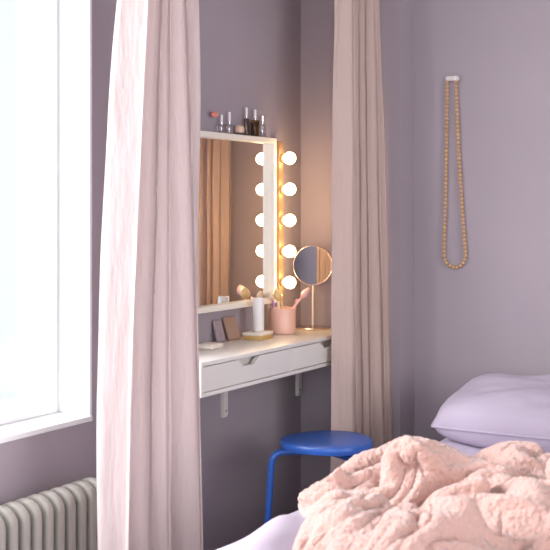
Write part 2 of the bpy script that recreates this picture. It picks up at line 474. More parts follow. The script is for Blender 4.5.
def pillow(name, label, c, w, h, d, tilt, yaw, m, group=None):
    b = NB(); n = 34
    fr = {}
    for side in (1, -1):
        for j in range(n+1):
            for i in range(n+1):
                s = 2*i/n-1; q = 2*j/n-1
                edge = max(abs(s), abs(q))
                if edge == 1 and side == -1: fr[(side, i, j)] = fr[(1, i, j)]; continue
                k = (max(0, 1-abs(s)**3.2)*max(0, 1-abs(q)**3.2))**.42
                rnd = 1-.06*(1-abs(q)**2)*0-.10*(s*s*q*q)
                x = s*w/2*rnd*(1-.05*(1-q*q)*0); z = q*h/2*rnd
                x *= 1-.04*(1-q*q)*abs(s); z *= 1-.07*(1-s*s)*abs(q)
                y = side*d/2*k*(1+.15*noise.noise(Vector((s*2, q*2, side*3))))
                y += .006*noise.noise(Vector((s*6, q*6, side)))*k
                fr[(side, i, j)] = b.verts.new((x, y, z))
        for j in range(n):
            for i in range(n):
                f = [fr[(side, i, j)], fr[(side, i+1, j)], fr[(side, i+1, j+1)], fr[(side, i, j+1)]]
                try: b.faces.new(f if side == -1 else f[::-1])
                except ValueError: pass
    X = Matrix.Translation(c) @ Matrix.Rotation(yaw, 4, 'Z') @ Matrix.Rotation(tilt, 4, 'X')
    t = thing(name, label, 'pillow', (c[0], c[1], c[2]-h/2), 0, group)
    iv = Matrix.Translation((-c[0], -c[1], -(c[2]-h/2)))
    b.transform(X)
    o = obj('pillow_case', b, m, None, True); o.parent = t; o.matrix_parent_inverse = iv
    # flat piping around the seam
    pts = []
    for k in range(4):
        for i in range(n):
            g = {0: (i, 0), 1: (n, i), 2: (n-i, n), 3: (0, n-i)}[k]
            s = 2*g[0]/n-1; q = 2*g[1]/n-1
            rnd = 1-.10*(s*s*q*q)
            x = s*w/2*rnd*(1-.04*(1-q*q)*abs(s)); z = q*h/2*rnd*(1-.07*(1-s*s)*abs(q))
            pts.append(X @ Vector((x, 0, z)))
    b = NB(); bm_tube(b, pts+[pts[0]], .005, 8)
    o = obj('piping', b, m, None, True); o.parent = t; o.matrix_parent_inverse = iv
    return t
pillow('pillow', 'lilac pillow leaning on the wall below the bead necklace', (1.14, 4.02, .556), .78, .50, .20, math.radians(-80), 0, 'pillow')

# pink throw: crumpled cloth
NBL = 70
# millimetre steps from point to point of the cloth: all x, then all y, then all z
FOLDS = [
1040,-34,-25,25,3,-7,15,17,21,5,18,17,6,17,-2,14,5,4,12,3,13,5,11,13,-2,18,-4,16,14,3,-7,14,19,9,8,18,10,10,4,22,18,22,25,6,18,3,7,17,13,11,5,25,22,
22,21,32,24,27,2,-6,-16,16,19,1,2,23,31,30,18,31,0,-781,-41,-25,20,21,1,2,16,17,19,8,11,19,6,16,0,13,1,18,-4,14,4,8,14,-2,16,0,10,8,21,2,-4,12,18,12,
5,20,20,0,10,24,18,10,29,-6,19,17,15,0,21,10,11,27,31,12,20,41,21,0,14,-24,-1,15,19,19,29,19,26,32,4,24,-814,-23,-35,10,19,13,18,9,2,18,19,17,2,19,4,
19,-3,10,8,16,-3,11,7,11,6,2,13,5,11,8,21,-4,6,4,19,17,11,17,18,6,8,24,23,-3,12,13,15,21,16,-5,26,15,23,32,29,25,6,32,-3,20,-13,19,-12,25,24,15,29,28,
16,24,-4,-821,-30,3,-10,16,13,11,16,12,13,6,19,18,0,20,4,17,-1,17,8,13,-1,19,3,3,9,13,6,8,1,19,16,-2,4,5,11,20,13,21,20,6,27,23,14,3,-7,21,7,18,7,9,
28,22,26,38,12,29,3,20,11,8,-1,15,12,15,28,20,22,2,26,-6,-841,-10,22,-7,-5,19,11,7,13,19,12,19,2,15,10,15,6,17,-2,17,22,-5,17,19,4,0,16,2,14,4,-2,18,
19,0,6,1,2,22,23,21,27,-9,18,34,-13,17,9,15,18,16,8,6,33,28,21,40,2,26,4,17,-2,21,1,20,21,16,21,5,24,4,15,-859,12,-8,22,-2,-3,19,17,9,14,18,5,18,3,18,
5,11,8,16,14,2,16,6,18,6,18,3,18,-4,20,-6,17,-2,22,-3,17,1,2,23,27,27,20,6,-1,15,13,14,14,8,18,16,11,17,23,35,25,21,2,16,4,17,4,18,16,14,21,9,20,3,15,
14,-868,12,10,4,18,0,0,20,20,14,4,19,7,16,4,18,0,8,18,6,24,-2,22,0,18,1,16,15,2,13,11,7,-9,20,8,17,-3,22,0,26,22,20,28,5,2,18,11,16,14,6,11,17,28,28,
24,9,19,1,15,14,6,22,8,18,23,8,17,8,14,6,15,-873,9,14,11,8,22,-2,18,9,19,17,1,18,4,18,2,21,3,-2,23,5,22,0,22,0,21,5,2,18,-2,14,16,-14,16,20,14,15,-6,
33,12,30,6,26,23,1,5,19,1,15,16,12,24,17,17,19,21,5,15,12,10,17,8,22,27,9,18,2,21,1,19,7,-867,-5,20,-2,25,8,20,3,16,18,11,20,-6,18,6,18,0,22,1,-4,23,
9,19,13,15,-1,19,-3,1,16,9,1,14,14,14,19,18,2,7,36,32,16,17,4,20,-5,7,21,3,16,20,9,29,18,21,0,12,20,6,16,10,22,28,18,12,9,15,9,12,1,19,-849,-19,-1,21,
-3,21,13,11,18,13,13,18,12,-7,21,2,19,-2,20,0,1,13,21,13,24,-10,18,20,-8,6,7,17,10,6,18,19,23,18,9,5,28,25,21,18,6,18,-13,19,10,17,11,21,20,19,2,17,
15,2,24,25,28,19,11,16,15,10,12,3,22,-1,10,-848,-6,-20,16,15,0,21,20,16,6,16,6,18,5,-1,18,4,16,-3,21,-5,7,22,11,21,2,21,23,-2,-3,4,12,15,15,11,17,22,
27,-18,40,31,13,22,15,8,13,15,-10,25,1,19,23,18,1,17,1,18,24,20,24,21,32,22,17,-10,18,17,-1,16,19,-6,-870,-5,-3,-3,16,25,17,8,20,20,0,14,4,19,-1,6,11,
12,3,12,6,5,9,24,12,22,-4,24,-1,9,10,9,15,16,14,12,34,22,-19,17,34,38,15,0,17,10,10,15,-4,23,23,17,0,20,3,19,16,6,26,30,33,27,20,12,6,6,16,10,0,20,10,
-898,-12,-2,12,20,8,17,20,20,8,21,-2,14,4,17,-1,16,-1,16,3,20,12,2,6,26,4,10,15,21,7,9,8,10,14,14,17,19,28,-4,30,8,27,27,-11,20,17,2,10,23,24,8,21,7,
11,7,13,-2,31,29,29,27,16,24,9,12,9,18,-4,21,4,23,-923,-9,8,10,14,17,26,17,23,1,9,19,-7,19,6,11,2,15,-2,20,6,16,19,6,11,16,0,25,25,6,5,9,11,11,11,12,
32,-3,32,0,35,15,16,0,16,6,14,21,27,16,20,-5,25,-1,18,9,2,7,39,45,31,8,12,16,13,3,9,7,13,22,7,-920,-18,0,23,25,28,16,20,15,3,5,11,12,4,16,9,5,18,-3,6,
17,14,16,15,11,19,-11,22,20,28,6,11,12,1,9,15,22,20,-9,18,23,23,25,-8,28,-6,34,27,19,11,17,-1,21,1,13,13,8,-4,45,29,42,21,-4,20,21,7,-1,-4,22,7,24,
-917,-30,21,6,36,19,24,5,8,7,12,8,11,8,16,-1,9,19,13,-5,16,18,1,16,6,24,14,13,24,11,14,14,19,13,-8,16,27,-10,35,17,5,19,12,9,19,26,13,41,-9,18,20,12,
15,2,-4,25,4,-13,47,46,28,29,-7,15,16,10,-10,19,9,19,10,-910,-36,16,37,21,26,12,8,19,0,-6,10,17,9,13,10,-4,16,5,11,17,17,1,24,9,8,28,14,11,25,0,16,11,
19,12,1,17,4,26,29,5,11,15,22,8,28,26,-5,15,22,5,17,14,13,-9,36,-9,-6,37,42,48,21,7,7,25,5,-16,-4,16,15,14,-919,-7,31,15,24,14,15,17,6,18,2,-3,9,18,2,
18,-3,10,22,3,6,18,19,7,22,9,14,25,11,11,17,1,18,5,22,-4,31,17,8,22,21,3,16,7,26,28,23,-11,28,-9,18,13,6,11,31,20,-4,-12,28,45,35,34,13,14,10,11,-14,
-17,29,-4,15,-924,29,8,24,22,27,4,12,16,0,16,9,-2,5,15,9,13,6,12,20,3,7,21,13,13,22,9,12,24,8,10,18,-4,17,1,22,23,27,7,18,4,20,1,16,28,25,12,5,16,17,
-8,15,24,13,3,22,-14,16,18,40,36,36,14,10,3,14,-9,-1,7,-2,21,-912,7,38,34,0,8,18,16,15,5,4,18,6,-10,16,19,14,3,-4,24,22,8,6,22,5,17,22,16,8,18,5,1,20,
-2,22,26,14,21,19,1,13,12,9,22,25,36,16,4,11,16,-15,20,4,20,16,-6,11,29,-3,29,33,31,13,13,4,12,5,-5,0,14,4,-906,32,26,21,20,11,0,15,17,14,6,2,14,-6,7,
21,10,16,-12,23,21,23,7,10,19,3,21,19,0,20,-4,17,3,23,21,21,15,20,-2,19,5,11,22,21,28,20,34,9,3,3,12,-6,18,5,18,20,8,-6,35,5,24,24,11,16,16,-2,9,-8,6,
12,18,-915,24,27,30,9,15,17,21,-3,16,3,9,16,10,-9,18,6,24,0,16,8,22,17,16,13,18,4,19,-1,17,3,11,22,12,29,10,22,5,17,-4,18,14,12,28,31,27,21,25,-6,13,
7,-3,12,11,14,19,6,19,-14,19,24,11,18,14,13,6,7,2,-10,26,4,-910,28,30,18,26,14,10,10,16,1,16,13,0,19,-1,10,16,2,19,13,21,5,9,28,19,8,10,5,10,9,16,14,
14,23,14,18,13,10,6,14,16,4,30,18,32,22,25,21,11,3,12,11,6,-1,19,7,22,5,13,-14,15,18,20,11,18,-10,19,14,-5,3,23,-930,26,30,30,11,24,8,24,1,14,9,11,10,
3,19,7,18,5,6,20,10,30,0,14,20,2,18,0,14,15,7,15,19,18,21,9,18,9,16,15,2,17,23,32,19,33,20,8,21,8,13,6,13,2,14,9,10,20,4,4,-11,25,7,21,12,-11,16,12,3,
20,-3,-931,23,29,30,26,10,17,19,10,11,5,14,13,7,13,19,4,-4,19,17,14,23,15,12,6,9,17,16,-11,19,13,17,16,24,17,23,-4,18,13,8,17,24,26,21,34,25,17,19,0,
18,6,11,9,16,14,-3,21,2,17,4,-3,12,16,2,20,-8,14,13,17,0,24,-969,23,26,31,30,23,12,13,5,16,15,13,14,11,13,7,10,-9,19,15,31,15,5,20,7,15,6,10,17,-8,19,
19,28,20,30,-11,23,2,12,18,23,23,26,29,26,15,24,6,19,9,6,22,0,21,-1,17,0,17,5,14,8,-1,17,5,18,-1,1,23,21,14,-7,-979,24,23,31,31,30,19,7,21,-4,17,16,
15,14,10,-4,16,1,16,28,6,20,19,8,10,13,2,17,4,19,10,22,23,26,18,2,0,20,17,19,20,33,27,31,9,22,10,20,6,4,23,12,16,2,19,9,11,0,16,3,16,3,3,16,11,19,-8,
15,26,0,13,-1003,20,25,28,32,34,25,16,3,15,12,16,15,1,16,2,0,17,17,8,25,9,20,11,18,-3,16,20,-14,20,22,22,28,18,15,23,-8,18,20,16,24,36,29,14,23,8,21,
4,19,9,6,22,16,13,5,17,10,12,-1,13,11,13,-2,2,15,21,16,-5,17,32,-5,-1012,20,22,25,30,28,22,24,11,14,12,16,17,0,0,17,-3,12,20,22,9,17,19,-1,14,17,1,20,
-5,21,20,27,20,19,18,19,13,17,0,29,32,26,19,27,10,21,1,23,1,21,16,5,22,14,17,5,13,15,6,1,11,11,13,-4,4,20,26,19,21,14,-1,-1034,18,24,27,28,28,29,9,16,
20,14,3,19,-1,2,18,13,12,6,15,12,19,23,-2,15,-1,16,13,2,21,26,19,26,16,17,20,16,13,21,29,20,21,31,8,18,18,7,4,17,18,12,18,11,22,11,20,-4,13,15,0,14,0,
20,10,-8,24,9,17,19,33,16,-1042,19,24,26,27,25,11,29,13,10,19,6,11,10,-5,17,6,14,19,1,20,6,16,2,21,13,-10,18,10,21,21,34,22,15,14,19,20,20,16,19,23,
36,16,24,14,7,20,-2,20,9,18,13,20,14,14,10,13,4,13,4,14,1,12,5,20,-3,29,21,22,26,15,-1053,14,21,23,21,33,36,8,20,19,5,17,3,13,1,11,5,15,8,19,1,23,0,
19,3,17,14,-6,28,10,36,29,13,14,17,16,16,14,40,2,37,27,30,-6,18,16,10,12,16,18,4,21,10,14,18,15,13,13,12,-2,6,14,4,17,-5,21,8,13,21,25,32,-1040,12,30,
27,16,13,30,28,14,7,19,0,18,5,13,-1,19,-2,18,4,20,1,20,1,18,-1,15,28,1,29,26,32,19,9,12,18,0,37,22,12,37,32,4,17,18,2,13,12,19,17,19,9,21,6,13,18,9,
13,14,8,6,12,4,18,-1,3,24,16,12,26,25,-1022,11,10,17,45,23,18,10,14,21,7,16,-5,20,3,17,0,18,0,17,0,19,4,18,2,22,17,-1,38,26,25,18,18,25,-6,5,28,21,11,
42,19,19,32,5,15,3,18,5,8,23,22,18,15,22,0,13,10,8,9,14,16,5,14,-1,15,0,20,25,17,12,23,-1009,19,17,8,14,35,17,24,12,4,19,11,8,1,19,7,10,-1,19,2,16,-3,
18,9,15,16,16,24,25,26,27,20,8,22,12,-6,8,21,37,13,28,31,17,21,1,16,16,18,4,5,17,21,16,20,18,5,16,14,-3,5,12,15,9,9,14,11,1,28,27,9,15,-1008,11,26,27,
30,1,30,5,17,19,1,14,18,-4,13,14,12,7,-1,15,6,10,0,15,20,2,19,23,26,28,22,20,17,16,16,-22,29,29,10,42,25,13,26,9,21,11,9,23,5,18,18,10,19,5,14,18,17,
16,8,-6,5,14,14,13,10,9,17,9,22,28,5,-991,6,31,27,-4,31,7,24,5,12,9,19,17,12,-1,17,6,17,-3,13,5,12,7,-7,19,22,23,23,22,3,25,22,21,6,16,0,5,28,39,14,
31,33,5,19,18,15,17,6,23,8,16,18,17,12,10,10,16,16,17,7,-8,3,9,13,15,14,18,20,18,20,7,-980,10,30,-7,16,23,21,4,17,18,-3,20,19,13,14,-4,20,6,10,-2,19,
-1,18,-4,4,16,20,26,22,34,6,16,19,25,4,-10,24,30,10,40,27,18,19,15,17,17,17,1,19,28,5,15,18,10,20,15,6,12,14,19,8,-4,4,9,3,22,16,20,18,10,20,-969,22,
-12,36,-8,27,11,22,-2,11,12,17,15,19,13,0,14,5,19,-4,13,7,12,4,2,21,13,24,33,26,14,8,12,8,24,7,0,20,26,36,25,24,19,18,17,16,21,8,2,16,22,18,5,22,6,17,
20,1,17,20,20,6,-2,-2,0,17,10,25,26,0,30,-958,-5,30,-12,30,1,22,10,16,-10,24,18,-2,25,7,18,-4,19,7,16,-6,18,11,17,-4,16,28,21,22,22,27,13,1,-7,18,3,
26,29,31,9,42,19,13,19,10,19,16,23,15,3,22,14,14,8,15,6,12,21,20,12,18,18,6,-4,-6,8,22,12,20,8,22,-950,17,9,-8,28,8,1,19,21,-5,14,21,-6,16,20,-2,13,5,
9,11,7,14,16,13,24,-4,22,27,12,24,22,26,-10,4,4,21,25,15,23,40,20,31,19,4,17,8,16,19,26,20,1,15,21,7,16,14,9,14,17,21,17,13,17,-8,-2,11,1,23,2,21,30,
-969,25,-12,29,12,25,-6,12,15,5,23,-5,22,-8,16,21,-8,14,16,11,13,-6,21,15,25,15,3,21,30,11,24,9,20,12,-5,10,26,10,38,21,31,19,21,9,11,22,8,12,25,27,
19,0,25,5,19,17,17,12,13,13,16,13,20,9,-3,9,-22,8,22,28,19,-945,-18,6,28,18,16,18,-7,17,14,17,15,-20,2,27,9,10,17,0,16,12,-3,20,15,15,11,19,26,13,29,
16,8,12,20,18,-6,14,32,14,32,27,27,14,22,8,10,20,13,7,19,27,29,-2,21,4,26,22,19,12,9,8,14,18,20,6,-21,6,-14,25,16,24,-958,24,-2,20,12,10,10,20,14,8,
23,-3,14,-23,7,23,13,19,-3,17,16,-7,22,16,16,23,15,15,25,6,18,20,3,21,11,17,20,12,23,21,31,24,21,12,20,18,4,18,17,11,11,35,2,18,26,10,28,22,21,0,12,7,
13,9,21,-6,-33,8,10,25,15,-952,28,13,3,13,11,11,11,18,22,5,23,-16,8,-14,18,22,10,16,4,21,2,12,13,23,12,5,22,28,23,13,16,4,17,3,18,16,22,23,27,24,23,
23,12,23,6,19,-10,26,28,24,3,33,19,5,28,16,23,19,16,15,17,8,-15,-13,14,-34,4,26,18,25,-945,11,24,9,10,8,6,17,17,14,29,13,2,-25,3,15,9,20,9,15,11,17,
10,15,4,28,13,-2,21,31,28,-7,23,19,-5,23,5,25,17,24,32,27,15,29,3,20,14,6,10,8,28,31,7,27,18,26,19,25,11,27,-5,16,18,6,-8,-37,6,-13,27,19,16,-916,-11,
20,10,8,19,-5,24,9,26,14,6,26,-19,9,0,17,5,12,16,14,14,18,15,19,-8,28,14,8,16,24,4,18,21,12,7,23,16,24,22,22,23,19,17,22,1,8,17,1,32,7,24,41,26,1,28,
31,19,18,10,16,-15,16,13,-11,-37,-3,29,7,21,6,-920,22,3,23,-3,13,14,-2,28,18,30,-10,20,-6,13,5,13,-7,12,10,12,13,18,17,24,10,3,19,20,15,6,27,2,17,20,
19,5,22,15,17,27,27,33,23,-11,0,14,16,0,26,34,23,12,39,4,38,26,14,18,8,17,-16,16,2,-18,-2,-17,24,22,6,26,-912,13,9,10,16,0,13,-3,13,32,26,-3,16,6,10,
8,10,-12,12,16,11,1,11,16,15,12,10,20,24,18,7,15,20,14,16,12,22,4,20,21,19,22,25,33,24,-22,-10,16,15,18,19,39,3,42,15,35,31,22,7,10,14,-1,-13,4,-7,
-26,22,21,32,15,-11,-884,-2,9,17,8,9,13,11,1,15,22,25,10,14,0,12,8,-12,11,13,13,15,-2,15,12,19,1,18,18,16,23,10,12,17,17,20,10,22,-6,22,14,22,29,27,
36,2,-19,-10,18,12,20,34,40,3,37,27,30,18,9,10,15,-11,3,-16,-17,33,11,29,13,6,14,-878,-7,8,15,11,7,8,15,10,3,27,17,8,11,7,13,8,5,-5,2,10,16,17,-2,15,
17,18,16,2,19,16,24,18,8,19,5,20,6,16,-1,16,24,25,27,23,5,-4,-5,8,26,14,24,28,29,14,33,28,23,20,2,-5,8,-16,-8,34,10,30,8,13,15,-5,-858,4,9,13,11,-2,
10,15,12,10,2,16,15,12,12,12,-6,16,14,-3,9,-7,21,14,-1,13,11,17,19,11,19,19,8,21,17,17,-2,21,-1,21,16,3,28,27,26,25,-18,6,1,15,25,6,22,36,24,15,30,23,
12,3,8,-13,2,34,6,35,15,-13,15,9,19,-854,10,3,20,-5,19,13,10,8,10,6,4,20,10,11,9,2,4,11,4,17,1,4,18,-1,16,20,-7,18,24,15,11,21,14,15,-1,18,1,17,9,23,
19,3,33,21,34,1,9,4,4,8,18,20,17,25,24,16,18,14,12,-8,8,30,7,31,12,12,-6,15,13,14,-844,7,-3,20,16,-2,26,19,11,2,9,-1,11,17,7,10,10,-4,14,5,3,17,-10,
24,-1,10,11,18,14,21,1,17,22,-1,15,13,1,20,9,20,7,27,23,3,35,18,29,14,2,-10,-4,27,8,25,20,26,28,-4,16,3,10,28,3,31,1,14,15,5,20,7,8,-823,-3,0,24,-5,
24,12,25,1,21,12,0,-2,17,14,2,12,2,5,9,8,11,-1,4,19,0,15,13,13,8,22,13,9,18,-2,19,12,1,21,7,24,8,29,23,8,26,22,26,5,-17,14,7,21,13,26,17,21,-2,19,23,
-8,18,15,16,22,22,-8,13,20,-3,16,-827,15,0,23,-1,21,9,14,20,-6,16,13,5,10,8,13,1,15,2,15,-3,19,0,10,16,-2,17,4,18,5,11,10,17,0,17,13,7,19,7,23,9,19,
13,17,20,29,22,0,11,18,-4,19,15,15,13,22,17,20,-5,21,29,16,15,-2,14,23,-7,21,8,17,-7,-810,0,22,4,15,15,10,4,16,4,6,7,9,9,21,4,15,0,18,1,13,1,14,2,17,
3,5,13,8,12,6,10,18,6,14,1,21,9,19,16,6,28,10,27,22,3,32,-3,15,11,16,3,18,13,23,14,10,20,0,22,24,2,29,1,22,12,12,6,16,22,6,-816,-11,22,15,2,22,18,-8,
2,22,-3,15,10,8,4,17,19,2,12,4,16,11,-11,12,20,-6,15,1,18,-1,13,16,2,15,13,11,-1,23,14,19,22,6,23,21,20,19,2,17,10,16,1,20,7,22,10,21,5,9,9,21,30,22,
-2,19,19,14,21,-4,19,13,26,-839,17,0,12,24,12,22,0,11,5,-8,19,12,10,8,-1,18,14,6,12,8,10,-1,19,-2,12,-4,20,16,-12,11,10,11,17,11,12,8,2,21,21,13,22,
18,5,24,19,20,-4,18,9,18,0,24,16,16,6,18,16,-8,24,26,34,-1,23,13,11,18,20,13,13,10,-839,4,24,12,9,22,25,11,9,6,-8,7,8,7,3,16,13,7,9,10,9,12,7,15,19,
-15,12,7,18,15,-20,15,13,3,4,21,18,10,4,16,26,22,13,22,2,15,24,10,-6,22,6,18,18,27,-3,11,21,20,-4,6,29,38,24,-1,22,16,8,15,15,27,15,-872,19,15,29,19,
21,16,17,10,2,7,-5,-22,7,12,15,22,4,15,14,11,9,15,6,16,8,-9,19,6,14,8,-10,16,12,-11,18,22,3,14,18,9,23,16,22,17,15,0,23,4,-5,20,23,18,25,20,-14,16,26,
10,14,4,42,35,7,8,11,11,17,12,24,23,-894,16,18,31,37,36,10,15,17,-7,13,-5,-35,-8,16,28,10,22,9,20,-1,19,5,12,5,19,-17,16,17,12,-12,23,0,20,-12,15,8,
18,14,20,18,3,18,18,15,25,-10,16,6,6,24,8,27,26,30,-1,-11,26,20,17,17,10,30,26,-1,19,16,14,21,28,21,-916,8,22,34,38,27,39,10,15,9,-8,10,-42,-30,26,18,
30,23,8,9,14,-2,18,3,15,18,-5,6,13,13,-12,12,26,-8,20,-5,21,19,7,11,22,16,16,19,-4,16,10,-2,26,13,1,29,5,18,23,24,-4,22,2,20,32,22,30,3,12,22,9,18,21,
8,28,-927,18,26,26,36,48,38,20,17,10,-5,1,-43,-42,17,35,17,20,13,18,9,3,13,15,6,16,-3,16,15,-12,18,13,-5,22,-12,22,8,14,8,23,5,24,9,13,18,-5,23,0,14,
23,19,1,28,13,12,9,18,23,4,4,32,41,7,41,-1,5,22,12,7,29,9,-930,21,24,38,35,31,45,32,20,24,-2,-14,-32,-49,-11,37,31,20,22,6,20,3,12,5,13,9,10,-2,20,-8,
22,-3,19,14,-9,23,4,27,1,21,-4,15,16,16,13,5,5,23,2,16,23,25,7,30,6,12,-1,18,23,11,29,7,45,23,20,-4,0,18,14,22,31,-958,19,25,37,48,29,41,34,20,19,18,
-15,-32,-44,-35,45,27,19,21,20,8,19,1,13,2,15,-2,18,-3,16,0,20,13,-9,19,18,20,-7,15,15,5,13,15,11,9,17,-2,16,18,15,9,33,23,-1,34,11,5,-5,18,26,3,43,
11,33,13,19,0,8,19,19,33,-966,15,29,37,43,51,38,30,18,19,-3,-17,-9,-41,-45,35,31,37,22,5,20,8,11,-1,14,6,6,9,13,-7,21,4,16,22,12,12,8,17,-7,24,0,14,1,
13,14,12,15,10,14,18,18,7,34,21,0,14,17,12,14,10,25,9,39,14,19,9,20,6,8,16,31,-948,14,22,33,43,51,27,40,27,31,2,-40,-1,-33,-55,37,32,12,27,19,9,11,1,
15,2,10,13,11,-2,17,17,11,15,24,11,8,12,11,-4,8,18,4,17,-1,3,17,16,11,10,15,16,26,9,28,20,-4,12,21,-6,22,22,40,11,23,22,9,11,24,11,10,21,-940,15,20,
29,54,29,45,37,11,42,3,-15,-26,-44,-46,32,24,28,19,15,7,7,15,-1,19,0,16,19,21,10,18,14,19,5,16,7,10,9,10,0,2,15,14,15,-5,9,9,14,11,10,15,25,23,6,20,
20,-3,20,18,7,30,17,37,18,6,22,10,13,21,5,16,-945,24,26,33,29,57,22,42,27,12,17,-21,-6,-42,-47,12,38,23,18,11,6,13,0,20,6,29,23,11,18,20,19,10,11,17,
0,18,-4,12,8,10,4,2,15,12,11,-8,18,0,23,3,17,25,9,24,4,12,18,8,13,22,22,30,21,24,22,-5,23,7,11,29,18,-962,11,23,40,41,35,48,42,19,22,3,-17,7,-34,-43,
-18,30,25,18,10,10,14,16,16,24,21,21,26,20,16,8,18,11,3,18,2,11,-1,9,10,11,1,7,10,16,1,-5,15,18,12,9,11,22,11,5,19,5,17,16,17,26,23,29,20,11,19,5,20,
15,4,35,2438,2,14,23,16,19,1,1,-2,19,1,5,-15,4,-4,-5,3,4,-2,-10,6,-8,2,-4,-4,4,16,7,-5,18,20,10,-4,5,7,3,6,15,13,-15,9,-10,3,-16,5,-16,0,-9,-2,12,12,
-5,13,30,26,24,-22,-9,-14,-4,9,0,8,2,16,20,-8,8,15,-6,27,-269,16,4,18,8,17,16,-12,-1,8,21,-14,-2,12,0,-2,8,-14,15,-13,-7,18,-24,19,-10,-9,10,16,-13,1,
21,21,9,-3,6,9,-1,5,15,2,-11,9,-15,3,-19,8,-11,-1,-3,1,14,3,0,15,20,32,10,-10,-14,-10,11,10,5,12,-21,2,29,-23,5,34,12,-247,15,18,0,10,15,6,1,-2,11,0,
7,-5,0,15,3,-8,4,15,-5,-9,-8,16,-15,16,-12,8,-15,12,-14,2,23,20,11,0,-1,11,9,-7,6,14,-15,-1,-9,-8,-16,10,-1,-4,13,-9,8,18,-2,14,20,32,-4,-13,-10,19,
-16,25,-13,11,-19,14,9,-12,19,30,-228,-2,19,8,-1,15,13,6,-4,-8,18,5,-3,-4,4,15,-2,0,3,15,-7,-8,0,16,5,-13,0,1,-3,-10,-5,-3,19,23,10,4,0,9,6,-10,5,4,
-2,-20,-4,-6,-10,13,-3,8,6,-6,7,20,8,29,1,17,-11,-15,10,17,-15,19,-18,16,-6,19,-16,5,7,-205,17,10,6,4,3,21,-17,2,12,0,0,15,0,2,3,14,-2,3,4,9,-7,11,-5,
4,12,-7,1,-10,-7,5,-10,-6,17,10,17,10,-1,-3,10,-13,7,-10,-2,-9,-5,0,-2,-3,-4,9,16,9,9,10,10,27,-7,10,-11,18,-16,19,-16,18,-9,17,-14,15,-7,4,-193,19,
-3,13,-1,4,3,10,-5,9,1,1,1,13,-1,5,-2,18,1,3,5,2,2,1,5,-1,15,-1,-12,2,-2,-3,-11,3,10,-6,15,14,3,-3,4,-11,-6,2,-9,-4,-10,7,4,-9,-2,7,20,27,0,19,11,6,
-3,13,-10,16,-13,15,-10,16,-16,14,-12,15,1,-204,24,14,-9,15,0,-5,-1,16,-9,16,1,0,0,13,1,6,-2,2,16,2,8,-2,5,-1,7,-1,0,16,-4,3,-6,-12,-1,11,-17,15,-1,
18,0,1,-11,-11,-3,6,-16,2,-1,-7,11,-2,3,16,18,23,7,11,4,10,-6,10,-7,12,-6,14,-18,14,-16,12,0,4,-194,10,-2,7,25,4,-3,-2,-1,4,2,14,3,2,-1,10,2,4,1,4,14,
5,4,-2,4,0,5,1,2,13,5,-5,-7,-2,2,-14,0,15,-4,12,-5,0,-9,-24,6,7,-8,7,-7,5,6,7,16,16,12,5,13,13,-10,17,-8,10,-1,15,-16,8,-15,2,15,-2,3,-185,-2,8,-4,12,
22,-1,-20,13,9,1,-1,14,3,0,-1,11,5,3,3,5,13,3,2,-1,3,3,2,1,2,11,6,-7,-1,-8,-5,-10,6,15,6,-5,-20,-7,0,-19,18,9,-4,-1,9,-1,14,16,21,1,4,7,7,13,-11,17,
15,-8,-2,4,-12,1,-1,6,9,-6,-175,-2,-2,6,-6,-5,27,-10,16,-10,14,6,7,8,0,1,3,7,6,2,6,9,-6,11,7,-11,14,-2,5,6,2,4,1,-12,9,-3,-10,-14,12,14,-2,-12,-11,
-20,7,-6,23,-3,15,-8,14,19,11,18,-18,19,4,6,-4,10,10,16,-4,0,-10,-6,9,2,-10,8,5,-172,0,-8,6,-3,-11,8,19,-9,18,3,9,1,8,6,-1,0,7,5,5,3,10,-1,1,13,-11,
-5,8,9,14,6,1,-2,-7,-14,-6,20,-18,7,7,2,-10,-19,-8,6,-14,15,19,1,15,18,6,21,-20,4,20,2,0,11,-2,23,-2,7,-11,-8,-3,6,10,-5,-6,12,-196,14,6,-23,8,15,6,
-12,16,4,17,1,6,4,6,2,-1,2,8,1,8,9,9,-7,1,3,-8,5,4,20,7,6,1,-10,-16,-6,-8,12,2,8,-10,-1,-13,-6,1,5,-3,23,14,20,1,23,-14,-4,20,-21,13,10,2,19,7,10,-16,
7,-13,-1,-2,5,12,-3,6,-232,19,17,-4,13,-8,9,12,7,6,15,7,-2,9,3,2,-1,3,3,9,-4,-8,21,15,-12,2,-1,1,-6,6,18,9,10,-1,-18,-10,-2,8,2,0,2,-10,-3,-9,0,15,5,
20,18,0,23,11,-19,-5,15,-22,9,12,8,14,10,-18,-7,10,2,0,0,-2,8,11,3,-251,2,13,35,-8,14,11,13,10,-2,18,1,5,0,8,0,-1,2,6,-1,7,-6,-3,16,11,-10,11,-4,-14,
-9,9,9,11,16,2,-16,0,-2,7,-3,4,-1,-3,-5,9,0,19,23,-3,27,4,-26,8,21,-12,-23,14,8,18,5,-3,-2,-15,8,5,8,-8,3,11,8,14,-249,-8,14,10,31,6,16,2,16,-5,16,5,
-6,6,-1,9,-2,-2,9,2,-2,2,-5,10,11,-7,7,-9,-2,-12,-10,6,8,16,3,11,6,-4,-5,9,-5,10,-3,2,11,2,6,20,19,-25,23,-33,3,23,9,-28,12,14,0,22,2,-20,10,-4,-7,7,
8,4,3,16,9,-243,1,16,8,9,27,10,-1,19,-5,5,10,-8,5,-1,4,1,1,8,6,-1,-2,0,3,11,-3,4,-4,-13,-1,-7,-4,-3,6,25,-5,26,-14,5,-5,20,-10,8,12,10,-3,16,18,-33,
22,-7,-9,-17,19,22,-24,16,16,3,9,0,-20,16,-7,-1,6,-1,14,11,14,10,-244,12,6,17,10,19,15,-1,-6,6,8,4,-4,5,1,0,4,-1,3,14,1,-4,4,-13,13,11,-20,0,9,-21,11,
